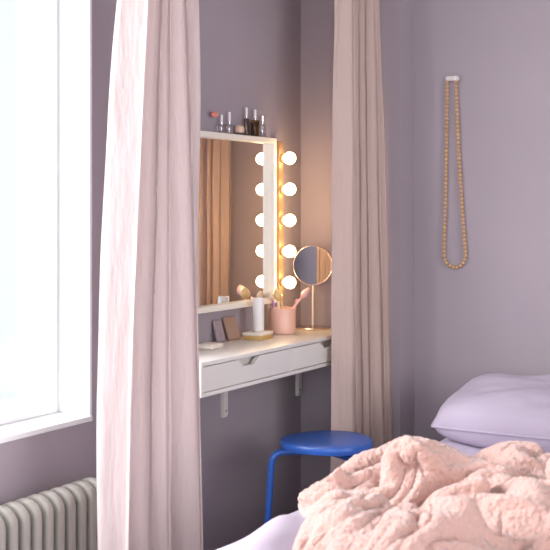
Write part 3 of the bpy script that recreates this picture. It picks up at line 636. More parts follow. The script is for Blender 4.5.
-6,0,-1,11,19,17,-12,-5,10,7,3,2,1,17,13,8,-19,-12,0,-18,-2,10,12,20,-5,13,17,-2,17,-4,-18,2,5,-3,10,1,-1,17,9,24,-232,11,12,1,10,24,10,-6,3,-5,3,11,
0,-1,6,0,2,1,-10,20,10,-4,-8,2,-10,12,5,-19,0,4,-7,14,4,-8,10,23,11,-16,-5,20,-5,11,0,0,12,6,11,-13,-2,-24,-2,-11,17,14,2,12,14,18,2,-4,8,-10,-4,-6,
10,13,-2,2,16,6,22,-223,17,-2,20,-1,2,13,8,-1,4,-3,-2,10,3,0,10,-15,6,-1,-1,16,10,-13,0,-2,-8,1,9,-10,3,0,-1,17,-1,19,-12,2,22,-7,9,7,0,8,-3,11,0,14,
-6,-17,-14,1,-6,-3,7,20,10,3,27,8,-4,3,-2,-3,-8,-2,16,3,3,16,5,12,-201,4,7,-8,24,2,3,0,6,6,4,-7,8,5,-1,-1,0,5,-1,5,-3,2,17,-16,9,-10,5,-14,11,2,-1,-1,
5,16,-2,16,-7,18,-4,13,2,2,4,4,-5,11,-4,1,-7,-18,8,-13,7,6,9,8,16,-2,25,6,3,-4,-18,-16,4,18,14,1,15,15,-4,-191,4,10,-4,11,2,13,0,3,-1,8,-7,4,9,1,0,0,
5,-3,-3,15,-9,0,9,-13,7,-15,1,13,7,-15,16,2,4,22,1,-2,8,13,11,-15,15,-3,-9,13,-1,9,-12,5,-23,2,12,-6,-9,25,-2,0,27,1,18,10,-12,-25,-15,10,8,10,2,20,8,
18,-195,-3,6,8,5,5,0,0,13,5,-4,6,3,1,9,0,-4,17,-12,-1,-3,-2,15,-2,-1,-10,0,1,9,12,-18,17,5,13,15,-9,15,0,6,15,-9,-10,19,-11,-7,16,-1,-3,8,-15,-18,26,
-2,-11,12,13,6,-11,27,8,14,-24,-16,-12,8,10,9,8,15,16,0,-177,-2,-4,11,7,3,3,3,1,10,-1,0,6,4,6,3,-6,-7,6,4,6,-12,6,-11,8,4,-1,1,11,-8,13,3,18,16,-13,
19,-10,26,-12,10,7,-19,-2,13,-10,3,8,2,-4,8,-19,12,14,-14,-3,19,-1,7,-1,23,7,-20,-2,-14,2,3,12,7,15,20,5,-174,-4,-3,-6,15,8,1,-1,4,4,3,-3,4,6,4,5,-1,
-7,3,5,-11,3,4,-5,6,-2,3,1,5,11,0,10,19,-7,20,-9,8,25,-6,-11,20,-16,-1,-14,13,7,-6,10,-4,2,4,-1,12,-9,18,-18,12,-2,8,-1,26,-13,-12,-4,6,4,6,-6,28,0,
14,-156,-5,-6,-3,-7,16,9,-3,0,9,-9,5,2,6,5,5,-6,-22,19,-5,8,0,2,-6,-7,11,4,1,3,6,11,20,-13,20,6,6,-2,0,13,-17,20,0,-21,10,-13,11,13,-6,12,-1,5,11,-6,
6,2,1,0,1,-3,5,18,-2,-13,0,1,6,13,-10,8,22,-9,-129,-6,-8,-6,-4,-6,12,15,-15,10,2,-2,1,-12,-1,18,1,-20,1,16,-1,11,-16,6,3,10,-11,14,1,7,18,-6,18,19,5,
-14,13,-4,0,-11,-10,19,7,-17,7,8,-4,12,0,10,9,-5,12,-1,5,-2,9,-5,-2,-5,6,15,-6,0,-2,4,24,-6,-1,9,4,-127,-6,-8,-7,-6,-5,-5,14,6,-20,-3,-3,-6,-1,7,16,7,
-11,6,7,-1,10,-6,-1,7,7,-14,8,13,7,23,-3,19,-3,20,-15,-4,11,0,-10,-10,-1,0,10,10,-6,6,2,10,10,1,5,0,14,1,-5,6,8,-8,-3,-6,11,10,-4,2,-1,26,-1,5,5,7,
-128,-8,-10,-10,-10,-1,-2,-8,21,-16,-5,-3,-3,-10,1,14,15,-5,5,-5,12,-10,-4,13,9,-3,7,-1,0,20,2,24,-7,21,-2,-1,3,-2,-10,8,-5,-5,3,7,-4,8,2,8,0,9,11,-3,
10,-5,18,-4,-1,3,6,-6,-6,-4,15,13,0,0,-1,22,7,-14,29,-139,-3,-8,-7,-12,-12,-11,1,9,9,-11,-5,-2,-6,-8,5,17,7,-5,0,14,-1,-9,4,10,7,3,9,-8,11,21,-7,20,
-9,21,0,-6,5,-11,-10,2,8,11,-11,9,-4,11,1,9,0,3,15,2,2,-6,16,4,-3,1,6,-6,-9,2,17,13,0,-1,4,10,-7,1,-141,-7,-2,-6,2,-6,2,2,4,-10,-4,12,-5,-6,-4,-4,7,6,
13,-2,2,-6,11,5,-6,14,6,12,-3,14,-12,24,3,9,-9,8,5,-1,-7,3,-5,16,-11,5,-2,-5,13,10,4,-4,10,-1,13,11,-8,0,17,2,-2,6,-4,-10,-5,9,16,-5,19,3,3,1,-24,
-120,-19,-4,-3,9,-1,-2,-7,5,7,-13,5,5,-7,1,-3,0,6,-1,13,3,-1,0,6,4,5,9,5,6,-14,20,18,11,-14,7,3,11,-5,-9,-9,10,-4,15,0,-8,4,2,12,3,6,-6,12,0,11,8,-3,
4,12,-2,9,-2,-10,-9,10,2,17,-5,10,4,-2,-10,-120,-16,-5,-6,8,-15,4,4,0,-7,10,-4,7,-5,1,-2,1,-1,4,-2,12,0,6,2,5,10,3,10,-2,-4,1,10,19,4,-11,10,-3,11,-4,
-9,10,2,0,-1,-1,5,3,12,2,-3,8,-5,14,9,8,0,-1,-4,5,12,7,-7,-9,-1,12,-3,17,4,8,-1,-8,-134,-4,-20,-11,10,3,1,-1,1,1,-4,12,-1,3,-5,5,-7,3,-4,6,1,9,0,10,2,
7,7,-2,9,-2,7,-1,-7,17,5,8,-13,5,16,-9,1,11,-6,8,-4,-9,16,2,-2,12,0,7,-9,16,13,4,-5,2,2,4,13,0,-9,-9,11,11,-10,9,15,1,-3,-171,-3,19,-6,-8,-4,7,12,0,1,
0,-2,14,1,-5,-5,8,-2,-2,-5,10,0,8,2,10,-2,4,7,-12,6,11,12,-9,-7,21,-2,3,5,1,3,9,-3,-3,5,5,-8,-2,18,4,-4,4,6,2,-2,19,10,-7,8,2,0,2,10,0,-10,2,16,-4,
-14,12,19,-2,-165,-15,-2,16,-3,0,6,-8,3,15,5,-5,4,16,-8,-6,1,11,-2,-7,-4,12,1,5,1,7,7,-3,-3,2,9,9,-7,3,8,3,-3,12,6,-7,10,-1,1,1,4,0,-4,-4,9,15,3,3,5,
-2,3,13,5,-10,15,6,-1,2,11,-9,-12,4,22,-8,-16,22,13,-162,-16,7,-18,6,18,1,-3,0,-4,18,5,-7,22,4,-12,-8,8,14,-9,-11,4,12,1,-2,10,0,-2,-7,2,16,10,-2,2,
11,-16,10,14,-7,6,12,-13,-4,13,3,-3,6,-3,0,1,3,13,-2,16,3,1,-2,0,8,16,6,4,3,-2,-12,-3,-1,25,-20,0,22,-166,-2,-19,5,7,3,19,-1,-6,8,-6,0,4,10,21,4,-13,
-5,16,8,-14,-14,11,12,-2,0,6,-4,-6,7,4,3,-1,16,-9,5,-5,13,13,-8,11,-5,4,-1,3,11,-11,9,5,-2,-2,2,1,11,16,7,-1,-3,3,2,18,11,3,-14,-4,4,-11,4,15,-20,21,
-186,13,-4,11,9,1,-1,16,-1,2,2,-2,4,1,4,28,-3,-15,12,17,-9,-20,-4,14,6,-4,0,-3,-12,6,21,6,-4,7,-1,-6,6,16,-11,11,9,-5,0,7,2,-1,0,10,-7,4,7,-1,-1,10,6,
5,12,2,-2,-3,6,18,10,-6,-5,-9,-2,7,12,-25,18,-175,-6,17,-1,20,1,2,-3,11,6,1,-9,14,6,-8,22,15,-17,0,14,9,-19,-17,10,13,-10,5,-3,-6,-16,12,10,3,19,4,
-14,5,3,10,-3,5,5,-11,-1,2,5,2,11,15,-5,6,5,-4,0,20,6,3,7,-1,-1,-6,5,18,9,0,-18,2,6,10,-26,8,-184,20,-4,13,10,17,1,-1,4,8,-1,-2,-12,2,25,3,18,8,-14,
14,9,-12,-22,-5,16,1,-9,-10,-6,1,-10,8,18,15,9,-18,15,13,-7,10,6,-13,4,-4,2,9,2,3,1,17,-13,16,1,-11,16,19,14,-1,-4,5,-3,-13,7,17,13,-19,-20,19,18,-29,
13,-179,0,16,17,-3,13,15,-1,-2,7,4,-1,-13,-14,12,25,14,21,-18,15,14,-11,-23,-4,-9,20,-8,-6,-9,-1,-17,0,13,16,16,-5,7,-2,8,-2,8,10,-14,10,0,3,-4,5,10,
-2,12,-3,-2,-8,7,19,20,16,3,-4,1,-11,-6,16,13,-16,-14,-13,34,-17,2,-164,9,-3,17,16,-5,15,12,-4,6,0,-5,-9,-18,19,7,27,11,-1,-12,10,19,-9,-14,-20,11,12,
-15,-2,-12,-6,3,1,0,20,12,9,-3,3,6,6,-11,1,11,6,-8,5,6,-2,10,4,9,-5,-6,-12,8,25,5,20,14,4,-14,-11,3,12,-12,-7,-18,15,20,-10,-160,0,10,17,3,7,3,18,6,1,
3,-15,-7,-16,0,23,15,5,-17,-8,15,22,5,-4,-25,18,11,-8,-12,-4,-16,9,11,-4,4,9,2,11,2,-3,2,9,2,-4,8,6,-16,7,21,-4,4,0,4,2,-1,-15,4,10,24,5,21,4,-10,-7,
3,12,-14,-15,24,-17,15,-162,5,23,0,13,-3,7,2,-2,9,15,-13,-19,0,-18,8,11,10,-18,-2,7,20,1,6,12,-17,13,15,-10,-8,-10,0,13,2,12,9,-6,-5,5,10,0,-7,7,8,5,
-1,-6,-6,7,12,15,2,1,0,-13,2,8,-8,6,22,-7,19,14,-6,2,-4,-8,5,-17,21,-11,-148,20,10,7,5,9,-3,5,-1,7,9,-19,-5,-15,0,-10,-3,16,-1,-15,-4,20,-1,-6,19,16,
18,9,-11,-1,-13,-8,20,-12,19,-8,5,11,-3,-6,4,13,5,-2,4,16,-7,-11,-2,9,6,20,1,-7,-1,10,-9,9,-11,3,5,13,11,20,-11,3,-25,-11,26,-8,19,-156,28,14,7,-16,
13,9,-9,2,12,8,-17,-26,5,3,-14,-2,-9,17,-7,-12,4,2,2,18,0,15,31,-20,1,5,-10,2,2,19,-3,-6,2,14,-4,2,-4,13,1,9,5,14,-13,-17,16,1,9,16,-8,-7,4,15,-2,-1,
-6,9,11,17,3,-1,-15,4,-21,5,21,19,-159,27,11,-20,27,-13,15,-5,0,-5,19,-28,-7,3,-9,6,-13,0,1,0,-1,2,-2,-6,9,19,-2,9,27,-6,-3,-1,-4,0,7,13,-11,9,-2,4,8,
-4,12,2,4,7,15,-9,-18,1,18,0,9,3,-4,7,-5,15,-11,10,8,-6,18,15,-3,-21,-19,20,3,19,-1,-140,-7,26,-18,28,1,-7,15,-7,4,2,-17,-6,2,-12,0,-8,9,-1,-7,-6,-4,
5,9,2,13,1,3,5,8,20,-12,5,-1,0,-1,11,-8,11,-4,-7,0,4,12,14,-3,20,0,-11,4,-3,7,13,8,-6,-5,11,-5,5,7,12,-12,4,31,-17,-8,-18,18,24,6,6,-178,23,-26,15,5,
7,16,18,2,4,0,-19,-2,-7,-9,-5,-3,11,-1,-3,-10,1,-3,-4,14,15,7,-2,-2,4,18,10,-5,-3,3,5,-4,9,0,3,-3,-3,5,1,12,12,-1,1,14,7,-20,10,5,16,0,-4,-6,10,-4,18,
-8,13,-13,32,-12,-29,16,31,20,0,-9,-187,-18,-15,11,12,6,15,32,21,7,-10,-7,-3,-11,-4,-12,-2,12,-6,-2,-3,-7,10,-4,8,2,18,0,-1,5,-6,13,15,5,-1,-2,2,-3,
11,-1,-5,0,2,4,13,10,5,-3,9,-2,-4,7,10,7,11,-2,-14,11,-8,17,9,-16,28,-25,-6,21,14,14,29,-7,-6,-234,-19,-11,12,18,21,19,9,33,24,-6,-4,-6,-7,-3,-14,-4,
-3,11,-1,-5,-8,-2,10,-2,8,3,5,13,-6,7,-12,13,15,-4,12,-1,4,-2,14,-9,2,-4,8,-8,8,10,13,10,-1,-6,7,-12,31,6,7,-16,5,17,5,-21,22,-16,-1,20,12,16,5,27,-4,
-14,-242,-19,-18,3,11,18,23,36,17,29,12,-5,-8,-5,-9,-11,-4,3,-13,-5,6,16,-8,-6,7,0,12,1,3,12,-5,2,6,5,6,8,4,-2,10,-3,-6,11,-2,-6,10,-7,10,13,13,6,-4,
-13,-13,18,35,6,-7,-8,22,-11,16,-14,-2,21,9,22,10,-14,20,-10,8,-252,-14,-7,-10,19,0,20,26,28,7,29,16,-10,-12,2,-12,-3,7,-12,-4,-13,10,17,-6,-2,-4,4,
10,5,-8,10,9,-1,13,-4,17,3,-5,4,11,-9,-5,15,-9,-1,-13,23,-5,1,15,22,-12,-6,-10,27,31,-15,0,20,3,-15,8,19,3,20,-8,21,-7,7,13,-4,-245,-18,0,-10,14,5,8,
16,14,22,11,22,10,-4,-14,7,-15,16,-9,-19,6,-15,29,-8,8,-9,10,-4,-6,14,7,-3,11,-1,-6,17,16,-4,-6,-2,18,-9,-8,18,-7,-2,-18,0,7,16,22,1,-26,20,24,18,4,
-9,21,-16,12,12,2,20,-10,3,17,11,7,-8,13,-243,-8,2,0,-9,21,-4,26,13,-2,3,13,19,3,4,-15,16,-24,13,-19,20,-26,11,17,-16,16,-10,10,-8,16,2,-3,13,-4,1,-2,
10,17,-10,-5,-3,22,-8,-7,5,-2,-10,-5,3,8,9,19,-4,-4,26,25,9,-2,1,3,14,14,-3,-1,12,-5,14,15,6,-16,-10,-197,-11,11,-1,-10,20,2,14,13,-13,4,8,18,-19,17,
12,-20,14,-20,0,21,-20,22,-24,10,19,-17,20,-14,17,-12,18,4,-18,13,-1,6,2,9,-10,-3,4,16,-11,7,-4,-4,-6,6,-8,16,-7,20,13,22,10,18,-1,1,0,-4,16,5,7,12,
-17,23,-8,21,-15,-17,-171,-19,7,17,5,2,14,-9,19,-10,-8,15,2,-15,0,16,13,-22,1,22,-18,22,-23,22,-19,12,16,-20,22,-18,24,-14,-1,13,-13,14,-1,8,-2,-1,3,
-13,18,-1,-14,14,0,-3,0,11,-1,7,11,19,9,22,7,8,2,-4,-4,6,9,9,7,-23,12,21,-15,10,-25,-165,-2,-5,16,15,23,1,-6,-2,0,-12,0,4,4,-1,-12,7,23,5,-19,-5,5,19,
5,-16,23,-24,24,-18,22,-10,6,-10,9,-7,3,12,-5,6,0,-13,10,-7,6,4,-6,12,1,3,-4,19,7,17,21,3,26,-8,11,10,-9,-8,-1,14,6,-18,9,-15,33,-7,-14,-1,-165,3,5,7,
15,19,9,-5,3,-18,-9,-16,2,12,3,5,-6,13,20,-15,11,-14,18,-16,29,-23,22,-17,1,18,4,-16,5,-1,-2,4,-2,3,-13,4,10,-3,7,-6,0,3,-1,13,5,-6,14,18,21,10,11,18,
10,-7,16,-7,-7,-12,15,-8,12,-19,-3,18,10,-7,-8,-172,9,5,10,25,16,4,5,-12,-9,-8,-23,0,14,2,5,2,22,-9,18,-15,16,-9,-5,12,8,-20,20,-12,-1,18,-9,-4,4,-15,
11,1,-3,-6,5,-9,2,18,-10,6,-3,-2,11,12,6,2,20,26,21,3,-8,4,7,18,10,-13,-10,-10,18,-13,9,-8,18,-8,2,-15,-177,17,9,19,19,12,17,-11,4,-13,-10,-27,-11,10,
19,2,13,19,-8,20,-14,16,-10,5,8,-11,3,0,-7,1,1,4,-6,-6,-2,-5,13,-8,2,-14,11,5,-1,4,3,-5,2,7,10,12,5,18,21,25,4,-1,-10,12,7,-1,17,-15,-12,-2,12,0,7,1,
1,-7,-17,-179,11,15,9,13,19,29,9,-16,-3,-18,-31,-1,-13,19,26,15,15,-5,6,15,1,-6,10,3,-9,-2,-5,4,-4,-5,5,-9,-1,0,-6,-2,8,-9,2,-11,16,5,-1,-1,6,-4,2,11,
16,-2,26,19,24,6,-12,7,1,13,2,-6,4,-18,10,8,4,-1,0,1,-4,-16,-184,11,16,11,13,20,13,12,0,-18,-17,-27,8,-20,26,15,20,25,-5,11,-8,18,-12,14,10,-10,-10,
-2,6,-7,-6,-7,1,-2,-1,-6,1,6,-13,-8,4,-2,8,5,7,6,0,-2,0,6,28,2,35,24,-6,7,7,-3,-4,0,16,-12,-6,14,2,-11,15,-4,4,-20,-16,-171,13,-6,28,20,8,-4,24,9,-27,
-8,-28,3,-1,5,27,28,12,6,-7,13,16,-9,-10,17,7,-11,-2,-2,-8,-2,-5,-1,-2,-8,5,-13,13,-10,-6,0,11,0,0,4,10,2,0,-7,5,8,32,8,24,22,-3,11,4,-8,-4,2,6,-20,4,
15,2,-6,15,-23,6,-21,-168,0,4,0,24,36,-2,-9,12,-1,-23,-15,-15,18,-2,30,20,32,-3,1,-7,17,10,-15,-7,23,-1,-19,12,-15,8,-13,8,0,-12,9,-12,1,-9,7,-6,2,10,
-4,0,8,10,-4,0,-5,21,0,30,11,8,10,18,12,-4,-12,11,-18,4,5,2,6,5,-3,-7,-12,-11,-167,3,5,6,0,37,18,-9,-6,-7,-8,-12,-24,27,1,15,37,6,24,0,-3,-8,19,-1,
-13,17,-11,14,-18,10,-15,11,4,-13,3,-6,-1,-3,-7,8,-9,3,-4,9,-2,1,12,4,-3,-5,20,5,4,31,-4,2,14,23,6,-3,-9,4,-22,19,10,0,8,-2,-7,-10,-11,-166,0,-14,18,
13,0,29,16,-10,-6,-15,-17,-21,22,14,16,33,11,1,21,0,-7,14,-16,-2,20,-9,15,-2,-20,11,-13,15,-4,-12,10,-9,-10,5,5,-10,-11,13,4,-1,-1,-2,-3,4,12,1,17,8,
3,18,6,-1,9,15,16,-1,-22,5,-5,14,15,-1,5,-9,-24,3,-166,-12,8,-11,-2,22,35,3,-4,-4,-12,-4,-22,16,5,8,27,33,-8,1,16,19,-10,13,-14,14,16,-6,-15,9,-6,9,
-10,2,3,-13,5,-9,1,-6,-2,-13,-4,18,8,-2,0,-7,7,-2,14,5,9,12,-1,18,9,-8,22,17,-16,4,-15,13,-3,17,11,-9,-9,-9,-14,-146,-14,-10,10,-18,35,16,7,11,-7,-12,
-20,-9,12,16,5,18,15,23,-5,16,3,16,-6,13,-4,3,12,-11,7,5,-12,-6,13,-6,-6,-9,1,-13,3,2,-14,-12,0,20,10,-18,14,-12,17,-3,20,4,12,0,3,18,-17,10,33,0,-20,
7,-1,16,-2,7,11,-10,-13,-14,-162,5,-5,4,-15,23,33,3,-12,1,-1,-17,-10,9,22,-6,24,18,6,16,3,11,5,10,8,5,-6,18,-6,4,-6,-2,-8,-11,13,-11,1,-14,1,-18,1,9,
-15,-17,9,23,-9,19,-15,17,4,2,16,1,12,-7,7,16,-16,3,32,-5,-9,19,10,-2,-2,12,-22,8,-26,-171,-3,-2,12,-10,22,20,10,4,-9,5,-10,-24,12,6,14,14,8,18,14,15,
15,10,12,8,1,8,-3,7,-17,13,-6,-8,-7,-8,8,-14,-3,-15,-2,-12,10,0,-18,-12,22,13,-1,10,-14,18,10,-3,15,11,1,0,8,5,-3,-14,13,17,2,18,4,0,5,-12,-16,-4,488,
19,25,8,20,6,-2,-16,7,2,-7,12,-5,4,21,6,-11,-17,-2,26,-23,10,-13,9,23,-8,-15,1,16,-10,1,-1,7,15,14,-1,-17,-9,-15,2,15,-7,-8,-17,-16,-16,-26,2,19,-14,
-12,8,23,11,7,22,-4,-25,27,22,12,10,-7,18,21,-9,3,-13,-25,-3,-12,-67,-6,22,23,-11,10,16,6,6,2,-18,15,6,-21,8,22,-12,17,-22,28,2,-28,12,-14,28,4,-17,
-11,18,2,-7,2,-11,0,14,14,2,-9,-13,-25,-1,21,-24,-7,-20,-12,-8,-12,24,2,-16,-24,9,21,25,2,17,-26,24,16,3,17,13,7,-8,1,-8,-14,-10,-18,-1,-58,22,12,28,
-11,-15,6,18,21,-15,18,-19,19,3,-17,3,26,12,-31,8,22,10,-29,11,-15,31,-21,17,-20,21,-4,-4,-5,-15,-4,1,15,16,-7,-23,-24,-5,19,-37,-26,-15,8,8,-1,18,4,
-21,-20,3,28,14,8,-2,18,2,14,8,10,-4,4,-20,-8,-4,-27,3,-4,-35,16,20,19,14,-15,-13,12,17,16,-18,-3,5,22,1,-15,11,22,5,-24,14,20,3,-18,-20,20,-20,28,
-12,18,5,-9,-9,-2,-12,-15,-6,16,13,-3,-24,-14,-5,-15,-19,-37,-3,16,-2,12,17,4,-18,-18,8,28,-3,23,2,-9,19,7,-7,18,-19,1,-24,6,-30,-10,20,-38,21,17,18,
20,8,-16,16,15,-7,11,-1,-13,7,15,0,-14,10,23,2,-16,25,-1,4,-15,-27,-1,22,-15,18,19,-1,3,-13,-14,-4,-18,-12,8,16,-9,-35,-14,-7,-19,-10,-16,-1,-2,10,15,
16,4,-14,6,-10,20,-4,20,-13,21,-12,19,-16,11,-24,14,-24,6,-28,10,-15,15,23,-4,23,20,1,-8,21,-11,1,20,-2,-15,-1,18,12,-13,4,1,22,12,-22,-3,19,-6,-23,
-1,21,-16,26,-9,20,0,-19,-1,-17,-12,-21,2,15,-13,-38,-21,-20,19,0,-12,-16,-6,8,20,-3,9,-10,6,2,24,-14,19,-15,22,-17,18,-23,13,-20,12,-25,8,-12,20,-6,
12,20,-6,23,22,3,-10,14,-15,-1,18,5,-15,-7,21,17,6,-20,-5,23,10,-24,-4,19,4,6,-23,17,-15,19,19,0,-19,8,-21,-9,-21,-6,-16,-21,6,-32,-24,-6,17,12,-15,
-17,15,-16,0,4,12,22,-14,18,4,-16,19,-17,26,-24,13,-20,13,-17,7,-18,-8,40,7,18,13,-20,10,23,-2,24,3,-2,-14,-6,19,6,-20,-6,21,23,5,-22,-9,33,-5,-22,-7,
16,22,4,-16,-10,9,23,6,0,-3,-18,-23,-6,-33,19,-40,-18,4,-26,-23,1,19,-6,15,-24,12,-20,18,11,-11,21,1,-16,18,-18,28,-21,8,-19,16,-23,-2,23,-2,-19,35,
19,-1,22,-1,-5,9,22,-8,1,20,4,-20,-7,21,6,-20,-6,24,23,-2,-24,7,23,-17,-24,2,24,20,6,-8,-14,9,1,-7,10,10,-29,-33,4,-7,-19,-18,-27,5,-20,-17,-1,25,-17,
17,-26,8,-5,3,25,-16,1,10,-18,22,13,-20,-21,23,-19,7,-17,17,20,-5,20,0,23,0,25,6,0,22,-15,14,12,1,-12,-19,-1,23,1,-23,1,23,22,-17,9,3,-1,-21,-2,-1,19,
15,15,-2,-11,15,-16,-11,15,-14,-25,-35,-9,-16,-13,6,-18,3,-15,-5,-1,19,-26,-5,17,-15,19,-3,8,-27,-4,1,6,24,-35,17,-8,22,-18,-18,3,20,19,4,17,3,16,10,
28,14,-9,21,-18,-8,20,11,-19,-18,6,21,-11,-21,14,22,16,-2,-23,14,-22,-18,1,29,15,17,10,2,-5,10,-12,-14,-9,-30,-8,-12,-36,10,-8,-18,12,-4,-18,10,-20,
-7,13,-12,24,3,-19,-10,8,-21,23,-18,6,-18,4,28,4,-12,-17,-9,14,21,-5,17,25,18,18,-3,22,20,7,-1,-27,-8,24,6,-18,-19,15,16,-20,-15,19,16,16,-5,-23,1,
-27,0,30,8,16,14,8,1,-5,14,-4,-30,-28,-37,-14,11,-11,-23,16,-17,21,-6,-25,-9,13,-13,27,3,-16,8,-9,-32,19,10,-11,-17,6,-11,16,21,-8,-22,-16,2,24,2,14,
20,38,-5,30,22,-9,-10,27,-2,-26,-9,22,2,-22,-11,21,5,-22,-5,20,8,16,-4,-33,-16,16,4,18,5,12,8,12,3,-7,22,-26,-44,-12,-41,-4,11,-23,-5,2,26,-22,-7,18,
-17,6,14,17,-25,7,-27,-7,-26,20,15,-3,8,-13,-7,19,-4,-20,1,-17,6,6,35,23,9,27,27,-4,18,-4,-22,16,1,-25,-1,22,-13,-22,13,18,-4,-20,10,-5,16,17,-18,-31,
0,5,19,21,12,-1,0,19,13,-7,-33,-18,-36,-6,-21,9,-26,-1,28,-12,-2,17,-15,15,11,6,-6,-8,-1,-29,-40,-5,-4,15,30,16,-11,-10,-14,-9,-18,25,-1,-23,16,24,43,
28,-4,10,24,-16,18,-32,16,14,-10,-20,4,9,-21,-4,18,18,-8,-13,-14,9,19,9,-23,5,-2,-7,17,13,10,-10,15,12,14,-32,-41,-28,-14,-8,16,-23,-2,32,11,-2,-8,16,
12,13,-2,-6,-16,-2,-37,-41,10,-15,14,7,22,6,-6,-22,-21,-19,4,25,-5,15,29,24,42,14,-19,-6,31,-12,-20,-10,15,-4,13,0,-20,-16,0,14,19,1,-4,-25,19,23,4,
-22,-22,-1,18,10,-9,7,16,-2,10,6,-28,-7,-27,-29,18,-9,-18,-2,12,26,9,7,17,17,2,1,-13,-14,-9,-38,-41,-1,8,-35,14,22,6,-1,-17,-17,-1,-16,12,22,32,20,39,
7,33,-10,-19,27,1,-21,-15,-15,-3,18,15,-14,-23,-11,21,14,-2,6,-22,-5,21,22,-1,-19,-23,3,26,6,-16,0,9,23,-6,-32,-15,8,-23,-16,20,-4,-14,1,11,36,17,17,
-6,12,11,-10,-17,-14,-42,-42,-33,18,-8,-13,21,21,-1,-17,-18,-19,16,13,0,46,36,17,27,-23,10,13,-12,15,1,-20,-14,-16,4,22,0,-22,-18,3,14,20,9,-15,-24,8,
18,17,3,-19,-20,12,18,4,-18,2,17,-13,-10,-37,20,2,-23,-6,25,3,6,8,22,6,17,13,11,-13,-13,0,-22,-38,-39,-39,-16,5,-8,13,19,22,-16,-18,-24,1,30,-12,79,
20,43,-27,-17,-1,15,6,1,15,1,-16,-15,-18,15,17,-10,-19,-19,8,16,19,7,-20,-19,8,19,17,4,-21,-17,-2,20,-16,23,-19,-20,9,-32,0,31,-4,-26,16,-12,11,35,27,
15,-4,21,13,1,-17,-19,-11,-38,-35,-39,-16,-22,1,15,16,21,0,-18,-22,-15,29,11,70,38,16,-1,-29,-20,-3,7,4,16,16,0,-16,-20,-9,11,18,-18,-26,-2,4,22,22,
-2,-26,4,12,-3,17,0,-21,-24,5,19,-15,0,-29,8,15,-24,12,20,-20,-3,21,-19,20,33,22,-3,21,-3,19,-4,-15,-37,-22,-23,-37,-33,-19,6,11,8,21,6,-14,-21,-20,
17,27,71,9,18,21,-8,-21,-17,1,-3,6,17,17,-9,-19,-17,5,22,-11,-25,6,-12,3,20,21,-8,-23,-5,4,18,3,-21,4,-22,-2,12,-26,29,11,-21,-3,22,-18,8,4,-15,13,-6,
27,25,-11,15,23,-3,-19,15,-16,-29,-37,-20,-32,-22,8,6,15,-6,15,-13,-25,-4,22,4,92,17,17,8,-23,-15,12,4,-14,-8,17,10,3,-15,-17,-6,21,-6,-22,-17,27,-5,
6,-2,12,-4,-22,-6,22,-3,-22,9,4,-33,-3,28,-15,28,7,-26,12,13,-17,2,10,-18,24,-10,25,-7,4,18,15,-43,20,1,-32,-10,-29,-21,-20,3,6,14,-14,-12,18,-17,-18,
2,27,87,7,2,20,7,-15,-22,22,7,-19,-8,5,17,-2,-16,-14,12,-30,-14,27,-5,22,-29,-7,12,21,-11,-19,13,-22,7,-11,17,-22,27,-18,22,-4,24,-14,-7,19,-2,-24,2,
15,-19,16,-4,19,-15,13,17,-40,8,17,-11,-25,-20,-12,-20,9,-4,15,-11,-16,0,10,-14,-13,8,107,-10,8,-6,22,9,-21,-10,25,3,-16,-10,4,17,-5,-15,3,-20,-24,11,
32,6,-23,-22,5,23,-3,-19,-9,15,-21,14,-20,33,-22,32,13,-15,8,8,-16,13,-14,9,-19,-5,19,-19,-5,17,19,-30,19,-26,19,-22,19,-5,-23,-20,-10,-3,20,1,-12,
-20,-9,27,-10,0,-18,113,-13,-9,9,-12,20,14,-6,-22,22,-13,-3,0,11,-1,-3,-23,-12,0,14,16,4,-12,-24,18,8,-4,-12,-21,-5,15,-19,29,-23,26,0,26,10,-9,8,-8,
-15,16,-26,17,-1,-17,11,-22,2,26,-22,-14,0,8,-24,1,25,-8,-20,-11,-13,9,26,-9,-18,-20,37,-10,-19,-3,107,-14,-15,-4,7,-17,16,18,-17,4,-3,-4,1,1,0,0,-20,
-7,-14,33,-6,17,-24,-8,19,3,-16,16,-10,-23,-5,29,9,-26,12,23,-5,23,16,4,-11,-10,-15,6,-18,21,0,-17,0,-13,24,-7,-24,11,-22,7,-20,1,20,-3,-17,-13,-7,20,
16,-22,-21,15,9,-18,-28,129,-12,-20,-7,3,-3,-17,20,6,-18,-3,2,5,-7,2,11,-8,-26,-1,8,32,-8,-4,-17,17,-11,-16,15,20,-11,-15,28,-23,18,-10,24,18,-10,14,
-2,11,3,-13,-11,-24,0,22,2,-17,-17,-1,23,-8,-20,-8,17,-12,-19,1,19,-4,-14,-16,3,14,5,-28,-10,9,-29,-15,146,-15,-19,-15,-4,10,-10,-10,20,-12,-6,2,8,
-13,-6,11,10,-17,-14,29,9,-23,-6,14,5,-23,-6,6,32,-15,19,-16,23,-15,16,-7,29,7,-25,18,15,-19,8,-26,11,-25,3,21,2,-16,-19,0,18,-6,-17,-3,14,-15,-15,7,
12,-7,-11,-16,11,13,-11,-22,-13,-16,-16,166,-16,-21,-26,-16,-5,-4,-11,14,9,8,4,-4,-16,-14,2,12,8,2,-10,18,-13,-17,21,7,-10,-23,4,23,19,-14,25,-19,23,
-17,1,16,13,-31,6,10,27,-24,11,-22,6,-18,2,21,2,-13,-23,-4,19,0,-10,-6,7,-12,-15,7,11,-8,-11,-14,5,11,-11,-21,-13,-35,190,-21,-17,-21,-15,1,-11,-29,
-12,6,12,18,0,-17,-17,-3,7,9,13,11,-21,-8,-8,26,-10,14,8,-20,32,-8,20,-18,21,-15,22,1,10,-30,15,-13,34,-8,7,-24,12,4,-16,-18,1,4,11,-5,-11,-8,18,-3,
